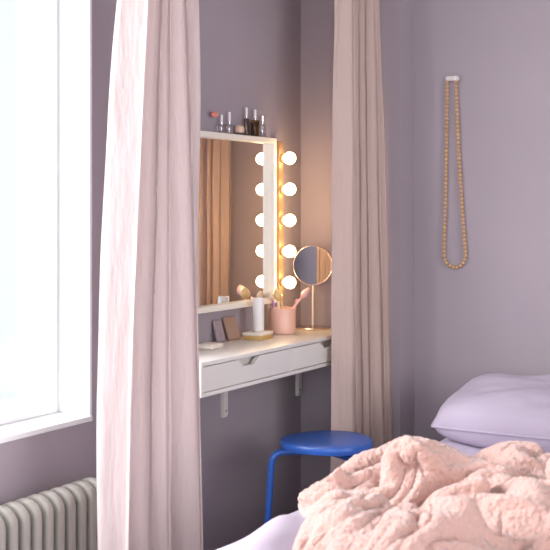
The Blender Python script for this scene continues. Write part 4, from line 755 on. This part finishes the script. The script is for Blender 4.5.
-15,-7,4,-16,1,16,2,-13,-11,0,-16,-17,-16,-17,-1,184,-11,-18,-20,-16,-12,-33,14,-17,-17,-4,19,12,-11,-19,-4,18,-4,-2,21,7,-26,-12,20,-2,-6,25,6,25,5,
-8,-3,-4,18,-11,3,16,-3,-26,31,24,2,-28,-2,-20,22,1,-17,0,-15,-7,18,4,-4,-12,14,-6,-13,-2,-13,-2,15,9,-16,-1,-23,9,-17,-16,-16,-25,175,-8,-22,-22,-27,
-13,11,-22,16,-7,-20,-7,16,10,-17,-12,18,8,-19,2,20,1,-24,-2,22,-12,10,28,0,31,5,-5,-1,-14,13,-2,-19,9,-7,32,-2,18,-10,-34,-8,7,16,-4,0,-5,-26,-8,18,
13,-11,8,6,-7,-3,-12,-13,5,17,-9,-18,5,-19,-18,-19,-21,-9,183,-21,-5,-19,-33,-20,-12,8,-16,20,-6,-20,-8,22,-2,-22,2,22,3,-20,0,21,-2,-20,1,19,11,-7,
33,10,23,9,-9,-5,-15,-2,-24,-2,22,39,7,-2,-32,-17,-4,20,-8,-13,-5,13,-4,-26,-2,16,16,4,-12,8,4,-6,-13,-8,17,5,-22,-14,14,-24,-23,-18,-12,180,-23,-29,
-22,4,-18,-10,-16,-14,-4,18,-8,-21,-1,24,-5,-20,0,25,-1,-19,0,18,-1,-21,1,15,26,-4,18,18,18,17,-9,-15,-31,7,-14,37,1,33,-30,11,-20,-13,21,1,-16,-20,
-7,2,3,-22,4,16,12,-18,15,11,4,-4,-16,2,19,-14,-20,-8,9,-24,-21,-15,162,-9,-26,-36,-22,-20,19,4,-16,-14,-4,18,-17,-11,6,22,-12,-23,4,22,-3,-17,-2,17,
2,-4,-10,11,10,12,16,9,24,17,-21,-17,-28,12,13,37,-4,11,-12,-4,-22,11,11,-7,-19,-15,-12,-6,-7,-1,-1,15,2,-5,13,14,7,-2,-14,14,9,-22,-17,-6,2,-19,-19,
128,-7,-25,-7,-23,-36,-4,25,-1,-7,-9,1,1,-6,-14,10,20,-18,-16,8,20,-12,-15,-8,1,22,10,9,17,9,5,4,4,13,-10,-25,-5,-9,37,-3,31,-33,-10,15,-1,-15,22,2,
-21,-1,-8,-12,-4,-11,-9,-5,3,0,14,10,16,1,2,-8,2,20,-24,-14,9,-14,-16,114,-25,-5,-24,-30,3,-22,11,-17,14,14,-3,-1,-10,-5,-12,18,8,-17,-14,16,12,-20,
-18,-11,4,15,8,8,39,16,9,8,-17,-11,-22,-19,27,3,36,-13,5,-27,-3,0,-1,2,12,4,-16,10,-7,-5,-7,-13,-12,-10,-2,6,17,3,13,10,9,2,-19,19,-14,-20,15,-16,93,
-16,-20,-34,-26,18,1,-19,-12,-1,28,-3,-6,10,1,-18,11,17,-15,-16,2,18,-11,-19,-21,17,18,11,-1,8,12,24,14,-1,-25,-24,-9,-4,40,-5,25,-17,-5,-9,2,7,-7,
-16,-7,-9,28,-10,-8,14,-6,-12,-14,-15,11,-7,14,2,13,13,16,-6,-17,16,-15,13,-11,75,-15,-29,-18,-28,-11,27,-3,-21,-15,17,-10,14,5,21,-8,-12,28,-1,-15,
-16,12,5,-23,-24,-18,24,15,14,-15,20,12,14,13,-10,-22,-28,29,31,15,-31,21,1,-11,4,6,-1,-25,-20,-15,16,11,-20,4,8,-5,-2,-20,-6,-4,1,19,0,13,20,8,-26,4,
14,14,-6,63,-25,-18,-31,-11,-17,-5,24,-12,-24,-4,8,29,7,2,14,-18,7,16,1,-24,7,7,-20,-22,-26,-10,14,15,13,-2,13,10,11,0,-12,-1,-11,16,40,-4,-27,23,4,
-13,-1,8,-1,-21,-26,-13,15,0,-16,5,-2,10,-4,-4,-15,-4,3,18,9,14,6,6,7,3,14,-4,54,-20,-30,-30,10,-19,-17,8,10,-21,-18,22,19,17,12,-11,2,-4,12,-1,-9,-5,
12,-25,-18,-16,-14,-4,23,-8,-3,6,15,7,8,-7,-14,35,12,-5,-5,13,-9,18,-2,-18,-10,8,6,-8,-32,-14,2,-17,9,1,0,1,10,7,-8,-13,9,7,12,12,24,14,0,22,-4,17,
-18,-26,3,-18,7,-16,-15,16,-26,-4,24,10,22,-2,13,-1,-1,7,-2,-4,2,-12,-20,-7,-19,-27,13,-3,24,-11,-20,0,18,4,19,-15,33,-14,30,-3,-26,-4,18,16,2,-22,
-17,1,5,-4,-33,6,-25,-10,11,-8,16,-8,7,13,-9,-5,16,11,15,27,18,17,-6,18,5,-28,-30,7,8,-11,-5,-14,-10,-10,-10,16,27,19,12,-3,9,6,-14,0,6,6,-10,-22,-6,
-26,-20,-12,23,-3,17,-21,-16,-4,6,19,22,-9,30,-16,-3,18,-28,4,16,15,6,-14,-19,-21,4,2,-30,2,-27,-5,7,5,-7,17,-6,15,0,2,21,13,21,27,9,19,10,-13,-20,
-31,-14,26,-24,17,4,-14,-14,-16,17,15,22,21,2,4,2,-5,2,-3,5,-12,-10,-17,-18,-17,-18,-4,28,10,-10,-19,1,-12,11,16,23,-18,25,-2,-17,14,-15,-3,8,20,15,
-19,-20,-24,6,-24,-13,-4,-19,-11,1,16,-4,15,-1,10,18,6,34,0,34,28,6,24,-58,2,-20,-28,10,14,-18,18,-18,6,-19,5,24,24,19,15,2,-2,-5,9,-4,-1,-17,-16,-6,
-14,-24,-14,-5,0,13,20,-19,5,-17,19,14,-12,13,-18,-5,22,-14,25,0,-18,13,24,-16,-6,-20,-32,8,-13,-25,-2,-9,-18,-5,11,11,7,13,12,18,40,7,32,15,26,5,-88,
14,-6,-18,-19,17,15,-20,22,-17,-4,2,15,23,20,6,25,4,-5,0,4,-3,-14,-18,-4,-19,-25,-2,-10,1,-1,21,-3,-2,-14,-6,33,1,-23,-9,10,-14,23,-5,22,0,-15,19,14,
-29,-19,-5,-37,-15,-27,-7,19,-3,-25,2,18,10,-3,31,32,8,44,36,20,16,-8,-112,6,-8,-7,-1,-1,16,4,19,0,-20,14,2,17,16,24,-3,17,13,-2,-4,-4,-4,-12,-22,-17,
-7,-16,-16,-14,6,23,13,1,-11,-16,5,23,-2,-11,-10,1,-5,15,0,22,-16,18,16,-8,-34,-28,-2,-26,-34,-20,1,9,6,-20,10,22,8,22,39,19,34,26,37,-11,21,-154,-5,
-6,-2,-3,16,14,19,-1,22,-13,17,-11,23,1,20,8,13,11,-9,-9,-6,2,4,-14,-19,-24,9,-18,-6,-16,7,23,12,1,-10,-19,-6,21,-25,-13,1,-2,12,15,25,3,7,21,-6,-11,
-33,-39,-6,-40,2,-23,29,-3,-19,4,31,13,16,34,42,32,24,-10,32,1,-195,-10,24,-18,13,16,6,16,30,-3,16,14,-18,23,-15,18,13,7,14,6,-1,-18,-11,-3,-2,-18,
-14,17,-6,-10,-12,-12,3,9,3,16,-7,-20,-8,17,-10,-22,1,-1,17,21,23,13,11,-12,-22,5,-43,-15,-40,-21,13,-10,27,-27,12,24,25,26,40,29,38,-11,6,22,21,-246,
15,19,-6,15,14,15,2,15,28,17,12,-19,14,-23,8,14,8,9,6,5,5,-14,-12,14,-8,-28,-9,-3,18,-6,-11,-7,-6,2,2,21,-6,-22,5,-16,-12,14,2,-13,27,22,21,6,-19,-14,
11,-16,-45,-19,-32,13,-18,23,-13,17,22,22,30,46,19,42,12,-13,30,10,-271,8,20,16,0,4,14,26,4,19,19,23,-22,19,-21,-2,11,14,13,17,9,2,-7,-20,-12,13,-11,
-12,-24,-1,20,7,-5,-12,6,-12,-5,22,-9,-24,-15,5,-11,12,-17,25,18,16,19,-2,-17,-4,-22,-6,-42,-26,13,-7,-6,21,12,18,28,43,19,42,12,34,-13,15,15,-272,3,
-10,19,19,12,15,3,24,4,27,19,-13,14,-10,-8,20,-4,-1,17,11,12,6,-13,-19,-12,-4,-12,9,-22,-6,16,17,2,-2,-5,-19,-4,22,-9,-17,-23,-4,-14,15,6,11,16,16,18,
-3,-32,-15,-14,-2,-39,12,7,-15,26,10,23,42,16,42,8,25,31,-5,17,1,-264,-3,-23,9,20,11,23,12,10,24,8,21,5,-12,14,-20,19,19,-20,20,-16,20,15,-3,-21,11,
-10,-22,-6,12,-10,-17,4,12,-11,18,-4,-26,10,16,-10,-12,-22,-6,-19,3,26,16,18,6,2,-4,-20,-38,-9,-3,14,13,-17,23,19,29,15,43,18,35,7,29,8,-5,-13,-250,
-5,-22,5,21,21,-6,18,24,14,13,8,14,1,-20,16,-5,22,-1,-18,19,-12,23,-12,16,-14,14,-8,-1,-3,-26,18,-4,-26,-12,10,15,-7,-21,7,17,-2,-15,-27,5,-20,5,19,
18,11,-5,2,-22,1,-7,-2,-10,24,-10,20,27,10,36,21,37,29,8,16,0,-22,-3,-213,-14,-24,7,21,1,16,-4,25,0,18,14,1,1,5,-13,12,-11,23,-20,18,-12,14,14,-15,19,
-14,17,-25,21,-10,-18,13,-9,-26,-8,11,17,-5,-22,11,16,-7,-12,-32,20,-10,-14,17,11,10,-12,2,-28,-5,1,14,26,9,-9,31,30,34,31,25,0,19,5,-3,-13,-14,-187,
2,-20,3,25,-6,20,-16,8,20,-8,11,-1,-4,3,9,-14,14,-12,2,16,-7,17,-13,11,12,-15,19,-22,18,-19,14,-1,-20,14,-13,-18,7,18,-9,-19,16,18,-18,-22,-9,18,-29,
11,-10,23,-15,-9,22,-20,26,-2,5,28,-13,14,28,32,34,25,-6,18,-4,-1,-12,-22,-135,11,-2,-20,12,16,-14,28,-16,24,-12,-6,-14,-9,-2,9,5,-12,-3,16,-14,21,-7,
16,-16,18,8,-15,18,-17,15,-19,-9,20,-11,15,-2,-17,2,16,-23,-5,17,16,-10,-22,5,-24,-12,19,-16,24,10,-23,27,-7,25,-19,23,-7,5,33,25,30,16,-5,10,5,-17,
-9,-21,-90,18,5,-7,-13,-6,9,18,18,-22,22,-14,-18,-19,-19,-8,0,6,13,-21,1,10,7,10,-13,21,-8,10,-8,18,-10,13,-25,14,-9,11,20,-1,-9,-4,6,-24,-4,16,18,-7,
-26,-3,-18,34,-29,3,24,-11,30,1,-32,13,19,-1,-8,29,32,26,2,9,-6,3,-5,-25,-15,-68,-2,21,20,2,-10,-1,26,-15,5,19,-10,-26,-18,-25,-25,-11,5,17,-23,22,
-19,16,-11,14,-1,18,-8,-1,16,15,-14,10,-11,16,-10,15,26,2,-2,-22,-4,-14,22,-20,9,-1,-14,-5,26,-6,-24,1,27,-22,11,-24,9,16,5,15,1,35,19,23,-14,-4,-6,
17,-29,25,-73,-19,0,22,19,14,6,-17,7,-6,21,0,-26,-25,-32,-15,-29,19,-21,21,-23,24,-25,5,2,25,-5,14,-12,9,19,11,-11,16,15,-7,-8,17,25,-18,8,-7,-18,16,
-24,14,6,-14,-15,-6,29,-1,2,0,-38,-16,-6,3,19,20,17,-1,29,32,-3,16,-22,19,-20,20,-19,-41,-1,-12,-6,12,15,19,9,-19,-14,26,-1,-25,-33,-21,-35,-15,20,-7,
-15,-4,20,-9,17,-18,11,20,-7,18,-14,18,20,-4,7,25,7,-11,18,15,-3,-28,-3,15,0,-18,-11,21,2,-18,-18,-4,-5,13,10,-15,-33,-17,-4,23,23,34,7,3,28,31,-22,
12,-15,24,-23,21,-71,-3,-6,-15,14,20,18,20,0,-28,12,-2,-19,-35,-32,-7,-27,4,28,2,-28,-4,27,-22,19,-3,24,8,-19,10,15,3,19,0,19,0,16,3,-16,10,7,-14,-8,
-6,-16,1,23,9,-17,-12,7,-21,-12,6,-5,-16,-27,16,0,14,31,43,9,12,23,-14,-10,18,-12,8,5,-46,-19,-6,-5,-10,23,6,14,11,-15,-12,9,-5,-26,-23,-39,6,-7,30,
-15,6,-19,25,-24,3,4,19,17,-16,11,19,12,-9,20,-1,25,-18,3,17,14,1,-9,-8,-7,-21,-12,19,22,-5,-13,-13,-2,-17,-11,-16,-6,-22,2,28,14,7,26,16,37,22,0,-17,
-13,9,23,9,-61,-9,2,-14,-21,3,12,11,22,0,-25,-7,-4,-12,-43,1,-28,21,22,6,-11,-16,8,8,-6,-6,16,7,0,19,-5,7,23,-7,22,-2,20,-15,28,-7,-19,7,-22,17,-13,
-18,0,24,14,-6,-13,-20,-7,-7,-21,-21,-8,-6,22,33,16,7,32,-2,23,22,-1,-23,23,-14,24,-55,6,-4,-12,-20,-14,2,2,19,13,-11,-27,-5,0,-44,1,-4,-7,9,27,6,-15,
-12,18,10,-14,8,19,-5,20,-16,15,0,16,29,-10,19,-1,-20,12,-24,-4,-5,8,13,-15,-16,6,25,-16,5,-8,-12,-8,-21,-13,-8,-10,3,19,23,34,2,13,5,23,21,-8,6,8,-7,
-34,-7,-10,-6,1,-19,-15,-7,9,13,-12,-23,-6,13,-39,-21,7,25,-12,9,22,5,-13,1,18,-4,16,-8,18,-9,19,-13,17,19,17,4,-7,-25,-10,24,-22,11,5,-10,15,-4,-15,
-13,9,18,-24,11,-9,-16,-7,-16,-16,4,-3,5,39,8,37,5,-10,7,23,18,-19,-3,8,-35,18,1,-23,-11,-6,-11,-19,2,4,-8,-4,-29,9,-11,-32,8,19,12,-2,0,20,-3,16,8,
-19,30,-19,12,18,-9,17,16,-4,-12,22,-15,-2,-25,19,-21,3,15,10,-6,11,0,-12,12,0,-7,-27,15,-9,-26,-12,6,-12,12,-4,19,38,2,38,-6,-15,4,22,19,-3,-21,-46,
4,31,1,-20,-9,-19,-7,4,-2,-20,-17,-23,24,-4,-26,10,3,19,6,-2,-8,23,-6,21,-16,8,14,21,-6,13,-27,-3,2,20,-17,22,0,-22,-18,10,-15,12,6,14,6,4,-13,14,-19,
16,-6,-30,13,-9,-17,-9,9,-1,2,25,5,37,23,10,-17,-17,1,17,31,-8,-72,1,11,20,9,-32,6,-11,-27,1,-23,-11,-18,12,16,-34,20,15,-14,25,-14,19,-10,24,-6,21,
16,9,-18,22,-24,17,-8,-16,-7,16,-18,21,-1,-19,-20,-1,1,15,0,14,-4,10,-16,20,-19,-6,11,-21,3,5,-9,7,0,13,-3,25,-1,17,30,8,-18,-14,10,19,-9,-35,-3,7,
-11,8,9,-33,-8,10,-28,-17,-5,-24,21,4,-47,20,23,18,-19,23,-17,26,-8,24,-8,10,20,-17,25,2,-20,19,-2,-25,12,-24,-2,21,-2,-19,-21,1,-2,13,2,4,15,-22,24,
12,-4,-16,6,-22,16,4,-13,17,5,8,2,28,-15,9,26,8,-20,14,7,-5,-58,17,12,-4,11,-28,8,-13,-17,-4,-28,-11,-20,18,14,-42,16,20,9,-12,7,-1,5,17,7,18,-13,-2,
9,-6,20,3,-11,23,-3,-18,-7,-18,-2,18,-2,-16,-19,-7,0,3,13,0,0,8,5,19,7,-8,-18,-3,17,5,-8,22,1,18,-4,15,-8,9,21,-2,-5,22,-11,
]
cnt = (NBL+1)**2
axs = []
for a in range(3):
    p = 0; l_ = []
    for q in FOLDS[a*cnt:(a+1)*cnt]:
        p += q; l_.append(p/1000)
    axs.append(l_)
b = NB()
BM = lambda x, y, z: (.955+(x-.78)*.85+.085*max(0,3.2-y), 2.10+(y-2.44)*.86, .478+(z-.48)*(.50+.42*min(1,max(0,(x-.80)/.16))))
P_ = [Vector(BM(x, y, z)) for x, y, z in zip(*axs)]
n1 = NBL+1
def relax(P_):
    Q = [p.copy() for p in P_]
    for j in range(n1):
        for i in range(n1):
            nb = [P_[jj*n1+ii] for jj, ii in ((j-1, i), (j+1, i), (j, i-1), (j, i+1)) if 0 <= jj < n1 and 0 <= ii < n1]
            Q[j*n1+i] = P_[j*n1+i]*.5+sum(nb, Vector())*(.5/len(nb))
    return Q
for _ in range(3): P_ = relax(P_)
B_ = P_
for _ in range(30): B_ = relax(B_)
P_ = [c_+(p-c_)*1.45 for p, c_ in zip(P_, B_)]
vs = [b.verts.new(p) for p in P_]
for j in range(NBL):
    for i in range(NBL):
        k = j*(NBL+1)+i
        b.faces.new((vs[k], vs[k+1], vs[k+NBL+2], vs[k+NBL+1]))
hem = [(.945, 2.70, .500), (.968, 2.722, .552), (.998, 2.741, .592), (1.03, 2.758, .614), (1.073, 2.785, .630), (1.125, 2.815, .640), (1.18, 2.85, .640), (1.24, 2.89, .615)]
fine = []
for k in range(len(hem)-1):
    for q in range(6):
        a_, c_ = Vector(hem[k]), Vector(hem[k+1]); u = q/6
        p0 = Vector(hem[max(k-1, 0)]); p3 = Vector(hem[min(k+2, len(hem)-1)])
        fine.append(.5*((2*a_)+(c_-p0)*u+(2*p0-5*a_+4*c_-p3)*u*u+(3*a_-p0-3*c_+p3)*u**3))
bm_tube(b, fine, [.018+.004*noise.noise(Vector((k*.2, 0, 3))) for k in range(len(fine))], 12)
o = obj('throw_blanket', b, 'throw', None, True)
for p in o.data.polygons: p.use_smooth = True
so = o.modifiers.new('thick', 'SOLIDIFY'); so.thickness = .020; so.offset = 0
sb = o.modifiers.new('sub', 'SUBSURF'); sb.levels = 2; sb.render_levels = 2
tx = bpy.data.textures.new('fluff', 'CLOUDS'); tx.noise_scale = .010; tx.noise_depth = 2
dm = o.modifiers.new('fluff', 'DISPLACE'); dm.texture = tx; dm.strength = .008; dm.mid_level = .5; dm.texture_coords = 'LOCAL'
tag(o, 'fluffy pale pink throw crumpled in a heap on the bed', 'blanket')

# ---------------------------------------------------------------- bead necklace
NX_, NYW = .634, YB
t = thing('bead_necklace', 'long wooden bead necklace hanging on the wall', 'necklace', (NX_, NYW-.012, 1.035))
cx, cy = NX_, NYW-.012
path = []
top = 1.795
def pt(s):
    """closed loop, s in 0..1, hanging from the hook and widening towards the bottom"""
    zl = .70; 
    if s < .45:
        v = s/.45; return (-.035-.014*v**1.5, top-.006-zl*v)
    if s < .55:
        a = (s-.45)/.10*PI; return (-.003-.046*math.cos(a), top-.006-zl-.052*math.sin(a))
    v = (1-s)/.45; return (.004+.039*v**1.5, top-.006-zl*v)
L = [pt(k/4000) for k in range(4001)]
cum = [0]
for a_, c_ in zip(L, L[1:]): cum.append(cum[-1]+math.dist(a_, c_))
NBD = 96
proto_me = None
k = 0
bm = NB(); bmesh.ops.create_uvsphere(bm, u_segments=16, v_segments=10, radius=.0078)
for i in range(NBD):
    target = cum[-1]*(i+.5)/NBD
    while cum[k] < target: k += 1
    x, z = L[k]
    if proto_me is None:
        first = obj('bead', bm, 'bead', t); proto_me = first.data; bd = first
    else:
        bd = first.copy(); C.objects.link(bd)
    bd.parent = t; bd.location = (x, random.uniform(-.0008, .0008), z-1.035)
    s_ = random.uniform(.92, 1.05); bd.scale = (s_, s_, s_*.97); bd.rotation_euler = (random.random()*3, random.random()*3, 0)
b = NB(); bm_tube(b, [(x, 0, z-1.035) for x, z in L[::50]], .0014, 6); obj('cord', b, 'cord', t)
t = thing('wall_hook', 'small white ceramic wall hook holding the bead necklace', 'hook', (NX_-.012, NYW, 1.791))
b = NB(); bm_box(b, (-.028, -.026, -.006), (.028, -.001, .014), .008, 4); obj('hook_plate', b, 'hook', t)
b = NB(); bm_lathe(b, [(.005, 0), (.005, .006), (.009, .010), (.009, .014), (0, .016)], 20, (.020, -.026, .002), Matrix.Rotation(PI/2, 4, 'X')); obj('hook_knob', b, 'hook', t)

# ---------------------------------------------------------------- radiator
t = thing('radiator', 'warm grey column radiator under the window', 'radiator', (.10, 1.6, 0))
zt = .462
first = None
for i in range(25):
    b = NB()
    # one section: a slim looped column pair joined at rounded top and bottom
    outer = []
    w_, r_ = .055, .050
    for k in range(13):
        a = PI*k/12; outer.append((w_*math.cos(a), zt-r_+r_*math.sin(a)))
    for k in range(13):
        a = PI+PI*k/12; outer.append((w_*math.cos(a), .10+r_+r_*math.sin(a)))
    if first is None:
        bm_prism(b, outer, -.015, .015, 'Y')
        b2 = [(x*.45, .16+(z-.10)*.78*(1)) for x, z in outer]
        first = obj('radiator_section', b, 'radiator', t, smooth=True, bevel=.010)
        first.modifiers['bevel'].segments = 4
        s = first
    
    else:
        b.free()
        s = first.copy(); C.objects.link(s); s.parent = t
    s.location = (0, .02+.0485*i, 0)
b = NB()
bm_tube(b, [(0, .02, zt-.05), (0, .02+.0485*24, zt-.05)], .016, 16); bm_tube(b, [(0, .02, .15), (0, .02+.0485*24, .15)], .016, 16)
obj('header_pipe', b, 'radiator', t)
for y in (.09, 1.11):
    obj('leg', bx((-.03, y-.012, .0005), (.03, y+.012, .11), .004), 'radiator', t)

# ---------------------------------------------------------------- things on the desk
def lathe_obj(nm, prof, m, par, c=(0, 0, 0), seg=36, mtx=None): return obj(nm, bm_lathe(NB(), prof, seg, c, mtx), m, par)

# round table mirror on a stand
t = thing('table_mirror', 'round mirror on a slim pale stand at the desk corner', 'mirror', (.106, 4.195, DZ+.0003), math.radians(33))
lathe_obj('base', [(0, 0), (.072, 0), (.0735, .002), (.0735, .005), (.071, .008), (.012, .010), (.006, .014), (0, .014)], 'warmsilver', t, seg=56)
lathe_obj('stand', [(.0042, .010), (.0042, .178), (0, .178)], 'hook', t, seg=16)
Rx = Matrix.Rotation(PI/2, 4, 'X')
zc = .257
b = NB()
pts = [(.0795*math.cos(2*PI*k/64), 0, zc+.0795*math.sin(2*PI*k/64)) for k in range(65)]
bm_tube(b, pts, .0032, 10); obj('rim', b, 'warmsilver', t)
lathe_obj('mirror_glass', [(0, -.0018), (.0778, -.0018), (.0778, .0018), (0, .0018)], 'mirror', t, c=(0, 0, zc), seg=64, mtx=Rx)

# pink cup with brushes
CU = (.085, 3.985)
t = thing('brush_cup', 'pink ceramic cup holding make-up brushes on the desk', 'cup', (*CU, DZ+.0003))
lathe_obj('cup_body', [(0, 0), (.046, 0), (.049, .003), (.050, .010), (.050, .098), (.0485, .100), (.0465, .098), (.0465, .008), (0, .006)], 'cup', t, seg=48)
def brush(name, label, base, tip, hr, hl, mh, mb, flat=1, group='brushes in the pink cup', cat='brush'):
    base, tip = Vector(base), Vector(tip)
    dr = (tip-base).normalized(); Lh = (tip-base).length-hl
    t = thing(name, label, cat, base, 0, group)
    q = dr.to_track_quat('Z', 'Y').to_matrix().to_4x4()
    lathe_obj('handle', [(.0, 0), (.0035, .002), (.0045, Lh*.4), (.0040, Lh*.8), (.0055, Lh*.99), (.0, Lh)], mh, t, mtx=q, seg=16)
    n = 12; prof = [(0, Lh-.001)]
    for k in range(1, n):
        a = k/n; prof.append((hr*math.sin(PI*a**.85)**.75, Lh-.001+hl*a))
    prof.append((0, Lh-.001+hl))
    Sc = q @ Matrix.Diagonal((1, flat, 1, 1))
    lathe_obj('brush_head', prof, mb, t, mtx=Sc, seg=28)
z0 = DZ+.0085
brush('makeup_brush', 'big pale pink oval brush leaning right out of the pink cup', (CU[0]-.030, CU[1]-.018, z0), (.176, 4.04, DZ+.180), .022, .056, 'pinkplastic', 'pinkplastic', .6)
brush('makeup_brush', 'round pale gold brush leaning left out of the pink cup', (CU[0]+.012, CU[1]-.028, z0), (.085, 3.935, DZ+.180), .019, .050, 'cream', 'goldplastic', .7)
brush('makeup_brush', 'slim gold brush behind the others in the pink cup', (CU[0]-.010, CU[1]+.028, z0), (.055, 4.02, DZ+.155), .008, .028, 'goldplastic', 'goldplastic')
brush('makeup_brush', 'brush with violet handle at the back of the pink cup', (CU[0]-.034, CU[1]+.008, z0), (.040, 3.975, DZ+.165), .015, .038, 'violet', 'cream', .8)
brush('makeup_brush', 'short brass brush standing in the middle of the pink cup', (CU[0]+.012, CU[1]+.033, z0), (.12, 4.04, DZ+.135), .006, .022, 'brass', 'cup')

# gold box with the white tube on it
BXC = (.100, 3.768)
t = thing('gift_box', 'flat gold box with a white lid beside the pink cup', 'box', (*BXC, DZ+.0003), math.radians(4))
obj('box_base', bx((-.038, -.050, 0), (.038, .050, .016), .0015), 'goldbox', t)
obj('box_lid', bx((-.0395, -.0515, .0162), (.0395, .0515, .027), .002), 'soap', t)
t = thing('candle', 'tall white cylinder standing on the flat gold box', 'candle', (BXC[0]-.008, BXC[1]+.018, DZ+.0277))
lathe_obj('candle_body', [(0, 0), (.020, 0), (.0215, .002), (.0215, .122), (.020, .1245), (.016, .1245), (.014, .120), (0, .118)], 'candle', t, seg=40)

# soap dish
t = thing('soap', 'cream soap bar on the desk beside the left curtain', 'soap', (.110, 3.42, DZ+.0003), math.radians(8))
b = NB(); bm_box(b, (-.035, -.045, 0), (.035, .045, .018), .008, 4); o = obj('soap_bar', b, 'soap', t)
bpy.data.objects.remove(t); o.name = 'soap'; o.location = (.110, 3.42, DZ+.0003); o.rotation_euler = (0, 0, math.radians(8))
tag(o, 'cream soap bar on the desk beside the left curtain', 'soap')

# two cosmetic palettes leaning on the wall
def palette(label, y, w, h, d, m, lean, yaw):
    b = NB(); bm_box(b, (-d/2, -w/2, 0), (d/2, w/2, h), .006, 3)
    X = Matrix.Rotation(yaw, 4, 'Z') @ Matrix.Rotation(-lean, 4, 'Y')
    b.transform(X)
    mz = min(v.co.z for v in b.verts); mx = min(v.co.x for v in b.verts)
    o = obj('cosmetics_palette', b, m)
    o.location = (.0015-mx, y, DZ+.0004-mz)
    return tag(o, label, 'palette', 'palettes leaning on the wall')
palette('mauve make-up palette leaning on the wall, left of the brown one', 3.612, .042, .083, .012, 'palette1', math.radians(20), math.radians(-18))
palette('brown make-up palette leaning on the wall under the mirror', 3.692, .066, .090, .014, 'palette2', math.radians(22), math.radians(-12))

# ---------------------------------------------------------------- bottles on the mirror frame
G = 'perfume bottles on the mirror frame'
TZ = MZ1+.0004; TX = .021
def bottle(label, y, w, h, neck, caph, capr, mb, mc, depth=None, liquid=None, cat='bottle', name='perfume_bottle', rnd=.004, lz=.5):
    t = thing(name, label, cat, (TX, y, TZ), 0, G)
    dd = depth or w*.62
    dd = min(dd, .034)
    obj('bottle_body', bx((-dd/2, -w/2, 0), (dd/2, w/2, h), rnd, 3), mb, t)
    if liquid: obj('perfume', bx((-dd/2+.0025, -w/2+.0025, .003), (dd/2-.0025, w/2-.0025, h*lz), .002), liquid, t)
    lathe_obj('neck', [(neck, h-.0005), (neck, h+.008), (0, h+.008)], 'silver', t, seg=20)
    lathe_obj('cap', [(0, h+.0085), (capr, h+.0085), (capr, h+.0085+caph-.002), (capr-.002, h+.0085+caph), (0, h+.0085+caph)], mc, t, seg=24)
    return t
t = bottle('square clear bottle with coral rubber squeeze bulb, leftmost on the frame', 3.640, .034, .032, .004, .028, .0045, 'clear', 'capwhite')
b = NB(); bm_tube(b, [(0, -.004, .062), (0, -.02, .066), (0, -.032, .066)], .0016, 8); obj('hose', b, 'silver', t)
prof = [(.0115*math.sin(PI*k/14) if 0 < k < 14 else 0, -.020*math.cos(PI*k/14)) for k in range(15)]
obj('squeeze_bulb', bm_lathe(NB(), prof, 24, (0, -.049, .066), Matrix.Rotation(PI/2, 4, 'X')), 'bulbpink', t)
bottle('square clear bottle with tall white cap, left of the round peach jar', 3.694, .036, .036, .004, .038, .0048, 'clear', 'capwhite')
t = thing('cosmetics_jar', 'low round peach jar with dark base among the perfume bottles', 'jar', (TX, 3.765, TZ), 0, G)
lathe_obj('jar_base', [(0, 0), (.017, 0), (.0178, .002), (.0178, .009), (0, .009)], 'dark', t)
lathe_obj('jar_body', [(0, .0092), (.0178, .0092), (.0188, .014), (.0188, .028), (.015, .034), (0, .036)], 'peach', t)
bottle('slim tall smoky bottle with white cap behind the round peach jar', 3.816, .020, .066, .003, .034, .0048, 'smoke', 'capwhite', depth=.016)
bottle('tall olive-gold bottle with white cap, second from the right', 3.880, .033, .064, .004, .032, .0050, 'amber', 'capwhite', liquid='amber', lz=.85)
t = bottle('small clear bottle with silver atomizer, rightmost on the frame', 3.936, .028, .052, .0035, .026, .0060, 'clear', 'silver')
b = NB(); bm_tube(b, [(0, .004, .081), (0, .016, .085), (0, .024, .0845)], .0022, 8); obj('atomizer_nozzle', b, 'silver', t)

# ---------------------------------------------------------------- light
def area(name, loc, target, sx, sy, power, col):
    l = bpy.data.lights.new(name, 'AREA'); l.shape = 'RECTANGLE'; l.size = sx; l.size_y = sy; l.energy = power; l.color = col
    o = bpy.data.objects.new(name, l); C.objects.link(o); o.location = loc
    o.rotation_euler = (Vector(target)-Vector(loc)).to_track_quat('-Z', 'Z').to_euler()
    return o
area('daylight_left_window', (-1.1, 1.1, 2.0), (.6, 3.2, .8), 1.4, 1.6, 500, (1.0, .985, .965))
area('daylight_right_window', (RX+1.2, 1.2, 1.9), (.4, 3.2, 1.1), 2.6, 2.0, 170, (1.0, .95, .90))
area('fill_front_window', (3.1, RY-1.0, 1.6), (1.5, 3.6, .9), 2.6, 2.0, 150, (1.0, .975, .95))  # added fill from behind the camera, lifts the dark wall below the desk
W = bpy.data.worlds.new('World'); S.world = W; W.use_nodes = True
bg = W.node_tree.nodes['Background']; bg.inputs['Color'].default_value = (.86, .93, 1.0, 1); bg.inputs['Strength'].default_value = 2.0

# ---------------------------------------------------------------- camera
cd = bpy.data.cameras.new('camera'); cam = bpy.data.objects.new('camera', cd); C.objects.link(cam)
cam.location = (2.35, 0, 1.28); cam.rotation_euler = (PI/2, 0, math.radians(30))
cd.sensor_width = 36; cd.lens = 1169/550*36; cd.shift_y = -68/550
cd.dof.use_dof = True; cd.dof.focus_distance = 4.35; cd.dof.aperture_fstop = 6.5
S.camera = cam
S.view_settings.view_transform = 'Standard'; S.view_settings.look = 'None'; S.view_settings.gamma = 1
S.view_settings.exposure = 0.0
